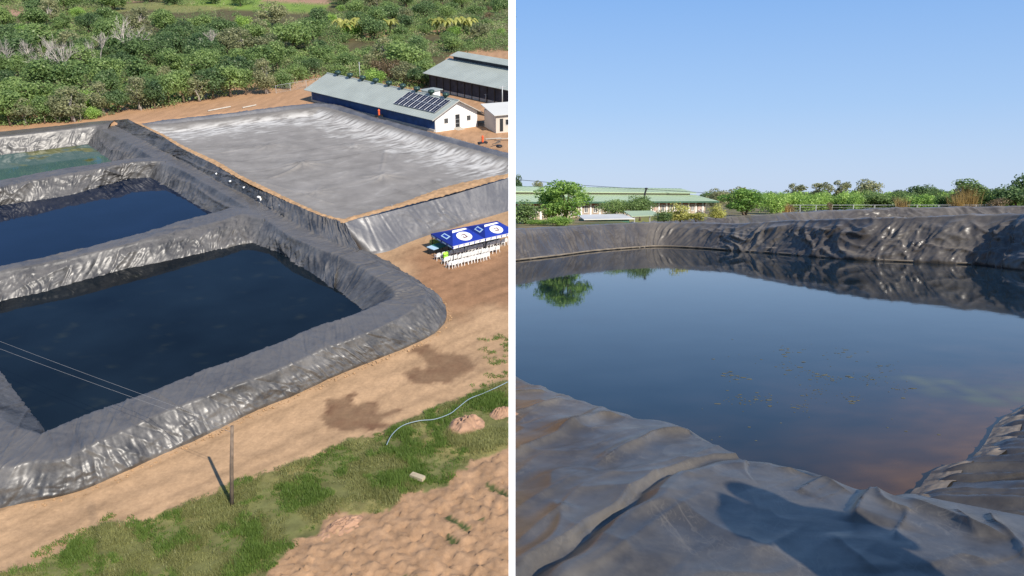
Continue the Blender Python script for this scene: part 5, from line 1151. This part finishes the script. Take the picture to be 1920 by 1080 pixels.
def near_liner():
    t = thing('pond_liner', 'dusty dark liner folded over the crest in front of the wide pond', 'pond liner', (0, 0, 0))
    cr = np.array([GR(x, y, 12.0) for x, y in NC]); n = 620; C = catmull(cr, np.linspace(0, len(cr) - 1.001, n))
    bot = np.stack([np.linspace(-1, 75, n), np.interp(np.linspace(0, 1, n), [0, .4, 1], [14, 14, 6]), np.full(n, 12.0)], -1)
    tang = np.gradient(C, axis=0); nr = np.stack([-tang[:, 1], tang[:, 0], np.zeros(n)], -1); nr /= np.linalg.norm(nr, axis=1, keepdims=True)
    k = np.ones(31) / 31; pad = np.r_[np.repeat(nr[:1], 15, 0), nr, np.repeat(nr[-1:], 15, 0)]; nr = np.stack([np.convolve(pad[:, i], k, 'valid') for i in range(3)], -1)
    rows = []; m = 330
    for j in range(m): f = j / m; f = 1 - (1 - f) ** 1.15; rows.append(bot * (1 - f) + C * f)
    for (dd, dz) in [(.4, -.06), (.9, -.3), (1.6, -.9), (2.6, -2.0), (4.5, -4.2), (7, -7), (10, -10.5), (13, -14)]: rows.append(C + nr * dd + np.array([0, 0, dz]))
    G = np.stack(rows, 0); U, V = G[..., 0], G[..., 1]; w_ = np.ones(len(rows)); w_[m + 4:] = 0; wr = sst(np.arange(len(rows)), m + 6, m - 2)[:, None] if False else w_[:, None]
    h = np.zeros(U.shape)
    jx = U + .35 * noise(U * .35, V * .35, 350); jy = V + .35 * noise(U * .35, V * .35, 351)
    for pts, hh, wd, typ in RID:
        P = np.array([GR(x, y, 12.0)[:2] for x, y in pts]); P = catmull(np.c_[P, np.zeros(len(P))], np.linspace(0, len(P) - 1.001, 40))[:, :2]; L = len(P) - 1
        best = np.full(U.shape, 1e9); sd = np.zeros(U.shape); al = np.zeros(U.shape)
        for i, (a, b) in enumerate(zip(P[:-1], P[1:])):
            ab = b - a; tt = np.clip(((jx - a[0]) * ab[0] + (jy - a[1]) * ab[1]) / (ab @ ab + 1e-9), 0, 1); dx = jx - a[0] - tt * ab[0]; dy = jy - a[1] - tt * ab[1]; d = np.hypot(dx, dy)
            s_ = np.sign(ab[0] * dy - ab[1] * dx); k2 = d < best; best = np.where(k2, d, best); sd = np.where(k2, s_, sd); al = np.where(k2, (i + tt) / L, al)
        tap = sst(al, 0, .25) * sst(al, 1.0, .75) if typ == 's' else np.clip(.75 + .4 * np.sin(al * 5), 0.4, 1) * sst(al, 1.0, .97)
        q = np.where(sd > 0, best / (wd * .95), best / (wd * .28))
        pr = np.exp(-q) if typ == 's' else np.where(sd > 0, .55 * np.exp(-best / 1.1), np.interp(best, [0, .28, .55, 1.5, 1.9, 2.6, 4.5], [.55, -.25, -.28, .85, .95, .55, 0]))
        h = h + hh * (.6 if typ == 's' else 1) * tap * pr
    h = h + +.08 * fbm(U * .09, V * .09, 2, 360) + .012 * fbm(U * .5, V * .5, 2, 361) + .10 * ridge(U * .16 + V * .1, V * .2 - U * .16, 362, 3) * sst(U, 14, 8)
    q1 = (U * .55 + V * .83); q2 = (U * .83 - V * .55)          # small taut wrinkles lying along the pull of the sheet
    h = h + .16 * ridge(q2 * .22 + .5 * noise(U * .1, V * .1, 365), q1 * .05, 366, 5) * np.clip(.4 + noise(U * .07, V * .07, 367), 0, 1) + .05 * ridge(q2 * .6 + .4 * noise(U * .2, V * .2, 368), q1 * .09, 369, 4) * np.clip(.3 + 1.2 * noise(U * .12, V * .12, 370), 0, 1)
    G[..., 2] += h * wr
    o = sheet('liner', G, M_nearliner, t); bpy.context.view_layer.update(); clip_u(o, 0.0, 1)
    # right hand slope of the corner, with ripples running down to the water
    s0 = [GR(x, y, 0.0) for x, y in SHORE]; s0 = [s0[0] + np.array([-22, -34, 0]), s0[0] + np.array([-10, -15, 0])] + s0; e = np.array([.78, -.62, 0])
    ul = [p - e * 3 + np.array([0, 0, -2.4]) for p in s0]; cb = [p + e * 1.5 + np.array([0, 0, .55]) for p in s0]; up = [p + e * 24 + np.array([0, 0, 7.0]) for p in s0]; bk = [p + e * 34 + np.array([0, 0, 7.4]) for p in s0]
    def d(S, T, G):
        w1 = S + .9 * noise(S * .15, T * .1, 371) + T * .12
        r1 = ridge(w1 * .155, T * .012, 372, 2.2); r2 = ridge(w1 * .33 + 9, T * .02, 373, 3)
        return (1.0 * r1 + .3 * r2 + .12 * fbm(S * .4, T * .2, 3, 374)) * (.22 + .78 * sst(T, 3, 7)) * sst(T, 24, 18)
    G, S, T = loft([ul, s0, cb, up, bk], .28, [10, 8, 70, 8], d, rnd=1); sheet('side_slope', G, M_nearliner, t)
    # crust of dried scum along the waterline
    a = [p + e * (-.25) + np.array([0, 0, .02]) for p in s0]; b = [p + e * 1.3 + np.array([0, 0, .75]) for p in s0]; c = [p + e * 2.6 + np.array([0, 0, 1.2]) for p in s0]
    G, S, T = loft([a, b, c], .16, [10, 8], lambda S, T, G: .28 + .05 * fbm(S * .35, T * .9, 3, 380) + .14 * ridge((S + T * .12) * .155, T * .012, 372, 2.2), rnd=1); sheet('scum_band', G, M_crust, t)
near_liner()

# ---- long building, sheds ------------------------------------------------------------------
def long_barn():
    A_ = GRY(880, 424, 590.0); Bx = GRY(1322, 405, 800.0); A_[2] = 11.5; Bx[2] = 11.5
    d = (Bx - A_)[:2]; L_ = np.linalg.norm(d); a = math.atan2(d[1], d[0]); M = Matrix.Translation(Vector(A_)) @ Matrix.Rotation(a, 4, 'Z')
    t = ething('long_barn', 'long low farm building with pale green double roof behind the wide pond', 'barn', M); ps = []
    zt = lambda px, py, Y: GRY(px, py, Y)[2] - 11.5
    EV_ = zt(966, 378.5, 640); R1 = zt(966, 364, 655); W1 = zt(966, 359, 655); R2 = zt(966, 350, 675)
    ps.append(MB().box(0, 0, -2, L_, 1, EV_ - .6).build('wall', M_tan, t)); ps.append(MB().box(L_ - 1, 1, -2, L_, 50, EV_ - .6).build('end_wall', M_tan, t))
    def rib(q0, q1, m, nm, n):
        (y0, z0), (y1, z1) = q0, q1; x0, x1 = -4, L_ + n; mb = MB().slab([(x0, y0, z0), (x1, y0, z0), (x1 - n * .5, y1, z1), (x0, y1, z1)], .7)
        k = x0
        while k < x1 - 4: mb.slab([(k, y0, z0 + .25), (k + .8, y0, z0 + .25), (k + .8, y1, z1 + .25), (k, y1, z1 + .25)], .3); k += 5.5
        ps.append(mb.build(nm, m, t))
    rib((-7, EV_), (14, R1), M_groof, 'lower_roof', 12); ps.append(MB().box(-4, -7.2, EV_ - 1.3, L_ + 12, -7.0, EV_ + .1).build('fascia', M_gdark, t))
    ps.append(MB().box(-2, 14, R1 - 1, L_ - 4, 15, W1 + .3).build('upper_wall', M_tan, t)); rib((11, W1), (26, R2), M_groof, 'upper_roof', 2); ps.append(MB().box(-4, 26, R2 - 1.6, L_, 26.6, R2 + .25).build('ridge_cap', M_gdark, t)); ps.append(MB().slab([(-4, 27, R2), (L_, 27, R2), (L_, 46, EV_), (-4, 46, EV_)], .7).build('back_roof', M_groof, t))
    k = 6.0; i = 0
    while k < L_ - 8:
        w_ = MB().box(k, -.3, EV_ * .28, k + 4.2, -.02, EV_ * .74).build('window', M_dark if i % 3 else M_brick, t); ps.append(w_)
        fr = MB(); fr.tube([(k, -.5, EV_ * .28), (k + 4.2, -.5, EV_ * .28), (k + 4.2, -.5, EV_ * .74), (k, -.5, EV_ * .74), (k, -.5, EV_ * .28)], .35, 4); fr.tube([(k + 2.1, -.5, EV_ * .28), (k + 2.1, -.5, EV_ * .74)], .25, 4); ps.append(fr.build('frame', M_white, w_))
        ps.append(MB().box(k + 6.2, -1.2, -2, k + 7.8, -.02, EV_ - .8).build('column', M_white, t)); k += 11.5; i += 1
    ps.append(MB().box(0, -.25, EV_ * .76, L_, -.01, EV_ * .92).build('brick_band', M_brick, t))
    bpy.context.view_layer.update()
    for p in ps: clip_u(p, .02, 1)
long_barn()
def small_shed():
    p = GRY(1098, 428, 545.0); p[2] = 10.5; t = thing('garden_shed', 'low teal green walled shed with a whitish sheet roof behind the bank', 'shed', p, rz=.12)
    h = GRY(1098, 411, 545.0)[2] - 10.5; h2 = GRY(1098, 403, 560.0)[2] - 10.5
    MB().box(0, 0, 0, 28, 22, h).build('wall', M_gwall, t); mb = MB()
    for k in range(3): mb.box(0, -.2, h * (.2 + .27 * k), 28, -.01, h * (.2 + .27 * k) + .3)
    mb.build('boards', M_gdark, t); MB().slab([(-1.5, -2, h), (31, -2, h + .4), (30, 24, h2 + .5), (-1, 24, h2)], .5).build('roof', M_wroof, t)
    p = GRY(1178, 424, 556.0); p[2] = 10.5; t = thing('lean_to_shelter', 'small open shelter with tilted pale green roof on posts', 'shelter', p); h = GRY(1178, 404, 556)[2] - 10.5; h2 = GRY(1178, 395, 566)[2] - 10.5
    MB().slab([(2, 0, h - .4), (21, 0, h + .2), (17.5, 16, h2), (-1, 16, h2 - .2)], .5).build('roof', M_groof, t)
    for x, y, z in ((4, 1, h), (19, 1, h), (1, 15, h2), (16, 15, h2)): MB().tube([(x, y, -1), (x, y, z - .6)], .4, 6).build('post', M_steel, t)
small_shed()
fl = [(1455, 392.5), (1500, 391.5), (1560, 390.5), (1640, 389), (1720, 388), (1800, 387), (1860, 386.5)]
fence_line([GRY(x, y, 890) * np.array([1, 1, 0]) + np.array([0, 0, 11.3]) for x, y in fl], 'pale post and wire fence along the far side of the ponds', Matrix.Identity(4), 9.5 - 1.4, 15, .45, [.35, .65, .98], diag=False)

# ---- trees and bushes on the level side: pixel of the foot, top row, width, distance
def rtree(k, px, top, wpx, Y, label, name='tree', zg=11.3, var=0, group=None):
    p = GRY(px, 400, Y); h = GRY(px, top, Y)[2] - zg; wx = wpx / F * Y / h
    sh = {'round': .62, 'broad': .95, 'bush': 1.0, 'loose': .78, 'tall': .46, 'sparse': .58}
    key = {'dark_round': 'round', 'mid_round': 'round', 'mid_broad': 'broad', 'dark_broad': 'broad', 'olive_loose': 'loose', 'bright_bush': 'bush', 'mid_bush': 'bush', 'dry_bush': 'bush', 'yellow_bush': 'bush', 'sparse_tree': 'sparse', 'tall_mid': 'tall', 'fine_bright': 'loose', 'fine_mid': 'broad', 'bare': 'loose'}[k]
    plant(name, k, (p[0], Y, zg), MI, h * 1.0, label, name, group, wx=wx / sh[key], var=var, rz=random.uniform(0, 6))
T_ = rtree
T_('fine_bright', 1060, 334, 92, 500, 'big feathery green tree in front of the long green roofed building')
T_('fine_bright', 1034, 352, 50, 505, 'feathery lower green tree leaning left of the big feathery tree', var=1)
T_('bright_bush', 1047, 402, 50, 470, 'bright green bush at the foot of the big feathery tree', 'bush')
T_('bright_bush', 1008, 410, 34, 475, 'small bright bush on the bank left of the big feathery tree', 'bush', var=1)
T_('mid_bush', 985, 372, 56, 500, 'leafy climber covered bush against the white post', 'bush')
T_('fine_mid', 1152, 370, 60, 590, 'dark green mango like tree left of the shelter roof')
T_('fine_mid', 1200, 364, 60, 590, 'dense dark green tree right above the shelter roof', var=1)
T_('yellow_bush', 1275, 377, 44, 560, 'yellowing bush before the white columns of the long building', 'bush')
T_('mid_bush', 1245, 392, 40, 550, 'low green bush between the shelter and the yellowing bush', 'bush')
T_('yellow_bush', 1305, 396, 42, 555, 'low yellow green bush right of the yellowing bush', 'bush', var=1)
T_('yellow_bush', 1343, 381, 34, 640, 'upright yellow green bush at the right end of the long building', 'bush')
T_('olive_loose', 1345, 352, 44, 900, 'olive tree rising behind the right end of the long building')
T_('fine_bright', 1395, 349, 80, 760, 'wide light green tree right of the long building', var=1)
T_('olive_loose', 1388, 347, 50, 900, 'sparse brownish tree behind the wide light green tree', var=1)
T_('bright_bush', 1450, 352, 46, 800, 'vivid green leafy tree at the left end of the fence')
T_('sparse_tree', 1490, 341, 44, 1150, 'thin olive tree just right of the vivid green tree')
T_('sparse_tree', 1540, 337, 36, 1150, 'left one of two thin pale crowned trees above the hedge', var=1)
T_('sparse_tree', 1573, 335, 40, 1150, 'right one of two thin pale crowned trees above the hedge')
T_('olive_loose', 1624, 334, 58, 1150, 'broad loose crowned tree standing alone above the hedge')
T_('dark_round', 1724, 343, 40, 1250, 'dark round topped tree poking above the hedge')
T_('dark_round', 1751, 350, 18, 1400, 'tiny dark far tree beside the dark round topped tree', var=1)
T_('tall_mid', 1822, 332, 56, 950, 'tall feathery bamboo clump above the dry orange grass')
T_('sparse_tree', 1800, 338, 36, 950, 'thin feathery stem cluster left of the bamboo clump')
T_('dark_broad', 1900, 342, 80, 900, 'dark green spreading tree at the right edge')
T_('dark_round', 1922, 322, 40, 920, 'tallest dark tree cut by the right edge of the view')
T_('dark_round', 968, 326, 26, 700, 'dark tree beside the white post behind the long roof', var=2)
T_('olive_loose', 1010, 341, 36, 900, 'olive tree top showing over the green roof ridge', var=2)
random.seed(21)
for i in range(46):
    x = 1455 + i * 10.6 + random.uniform(-4, 4); k = random.choice(['bright_bush', 'mid_bush', 'bright_bush', 'mid_broad', 'bright_bush'])
    T_(k, x, random.uniform(352, 365) - 4 * (x > 1780), random.uniform(34, 60), random.uniform(960, 1100), 'light green rounded bush in the hedge behind the wire fence', 'bush', var=random.randrange(2), group='hedge bushes behind the fence')
for x, y, w_, lab in [(1480, 380, 22, 'dry straw coloured shrub at the left end of the fence'), (1690, 372, 16, 'dry orange brown shrub in the middle of the fence'), (1870, 366, 40, 'dry straw coloured shrub right of the bamboo clump'), (1555, 374, 12, 'thin dry shrub behind the fence left of centre')]: T_('dry_bush', x, y, w_, 880, lab, 'bush')
for i in range(34):
    x = 1330 + i * 19 + random.uniform(-6, 6); T_(random.choice(['mid_broad', 'mid_bush', 'olive_loose', 'bright_bush']), x, random.uniform(354, 364), random.uniform(36, 64), random.uniform(1300, 1800), 'small green tree in the farthest row beyond the hedge', 'tree', var=random.randrange(2), group='farthest row of trees beyond the hedge')
def straw(px, Y, n, hgt, label):
    p = GRY(px, 400, Y); p[2] = 11.2; pts = np.c_[rng.normal(0, 3.0, (n, 2)), np.zeros(n)]
    o = blades('straw_clump', pts, np.full(n, hgt), 5, 1.5, .28, M_leaf['straw'], Matrix.Translation(Vector(p)), np.full(n, .5), .6); tag(o, label, 'grass clump')
straw(1815, 900, 90, 26, 'tall orange straw clump at the foot of the bamboo'); straw(1795, 890, 60, 20, 'orange straw clump left of the bamboo foot'); straw(1690, 880, 50, 16, 'short straw clump before the fence'); straw(1470, 850, 60, 11, 'low straw clump at the left end of the fence')
# wire above the long roof
tag(MB().tube([GRY(960, 336, 640), GRY(1100, 348, 720), GRY(1330, 362, 800)], .18, 4).build('wire', M_black, None), 'thin wire sagging above the green roof of the long building', 'wire')
MBp = MB().tube([(0, 0, -4), (.8, 0, 1), (1.8, 0, 4.5)], [.8, .7, .6], 8); t = thing('vent_stack', 'dark slanting stack sticking up behind the long roof', 'stack', GRY(1207, 366, 640)); MBp.build('stack', M_black, t); MB().lathe([(.9, 0), (1.1, .1), (1.1, .8), (.2, 1)], n=8).build('cap', M_black, t, Matrix.Translation((1.8, 0, 4.5)))

# ---- the photographer, standing on the liner out of view; the shadow falls into the picture
def person():
    f = np.array([math.sin(SUN_AZ), math.cos(SUN_AZ), 0]); head = GR(1405, 918, 12.0); K = 10.5; Hh = 1.68 * K; ln = math.radians(33); ax_ = Vector((math.sin(ln) * .956, -math.sin(ln) * .29, math.cos(ln))) * Hh; k_ = ax_.z / ld.z; ft = head - np.array([ax_.x - k_ * ld.x, ax_.y - k_ * ld.y, 0])
    me = bpy.data.meshes.new('person'); J = {'pel': (.0, 0, .95), 'bel': (0, .01, 1.1), 'ch': (0, 0, 1.3), 'nk': (0, .01, 1.46), 'h1': (0, .03, 1.55), 'h2': (0, .03, 1.66),
         'sl': (-.2, 0, 1.40), 'el': (-.26, .05, 1.12), 'wl': (-.13, .13, 1.34), 'hl': (-.07, .15, 1.43), 'sr': (.2, 0, 1.40), 'er': (.26, .05, 1.12), 'wr': (.13, .13, 1.34), 'hr': (.07, .15, 1.43),
         'tl': (-.11, 0, .9), 'kl': (-.14, .02, .48), 'al': (-.15, -.02, .08), 'fl': (-.17, .16, .03), 'tr': (.11, 0, .9), 'kr': (.14, .02, .48), 'ar': (.15, -.02, .08), 'fr': (.17, .16, .03)}
    R = {'pel': .19, 'bel': .19, 'ch': .2, 'nk': .06, 'h1': .1, 'h2': .11, 'sl': .075, 'el': .05, 'wl': .036, 'hl': .045, 'sr': .075, 'er': .05, 'wr': .036, 'hr': .045, 'tl': .1, 'kl': .065, 'al': .045, 'fl': .04, 'tr': .1, 'kr': .065, 'ar': .045, 'fr': .04}
    ks = list(J); E = [('pel', 'bel'), ('bel', 'ch'), ('ch', 'nk'), ('nk', 'h1'), ('h1', 'h2'), ('ch', 'sl'), ('sl', 'el'), ('el', 'wl'), ('wl', 'hl'), ('ch', 'sr'), ('sr', 'er'), ('er', 'wr'), ('wr', 'hr'), ('pel', 'tl'), ('tl', 'kl'), ('kl', 'al'), ('al', 'fl'), ('pel', 'tr'), ('tr', 'kr'), ('kr', 'ar'), ('ar', 'fr')]
    me.from_pydata([tuple(K * c for c in J[k]) for k in ks], [(ks.index(a), ks.index(b)) for a, b in E], []); me.materials.append(M_shirt)
    o = link('person', me, None, Matrix.Translation(Vector(ft)) @ Vector((0, 0, 1)).rotation_difference(ax_).to_matrix().to_4x4() @ Matrix.Rotation(-SUN_AZ, 4, 'Z'))
    sk = o.modifiers.new('skin', 'SKIN')
    for i, k in enumerate(ks): me.skin_vertices[0].data[i].radius = (R[k] * K, R[k] * K)
    me.skin_vertices[0].data[0].use_root = True; o.modifiers.new('sub', 'SUBSURF').render_levels = 2
    tag(o, 'person in grey clothes holding a camera up, leaning over on the dark liner', 'person')
person()
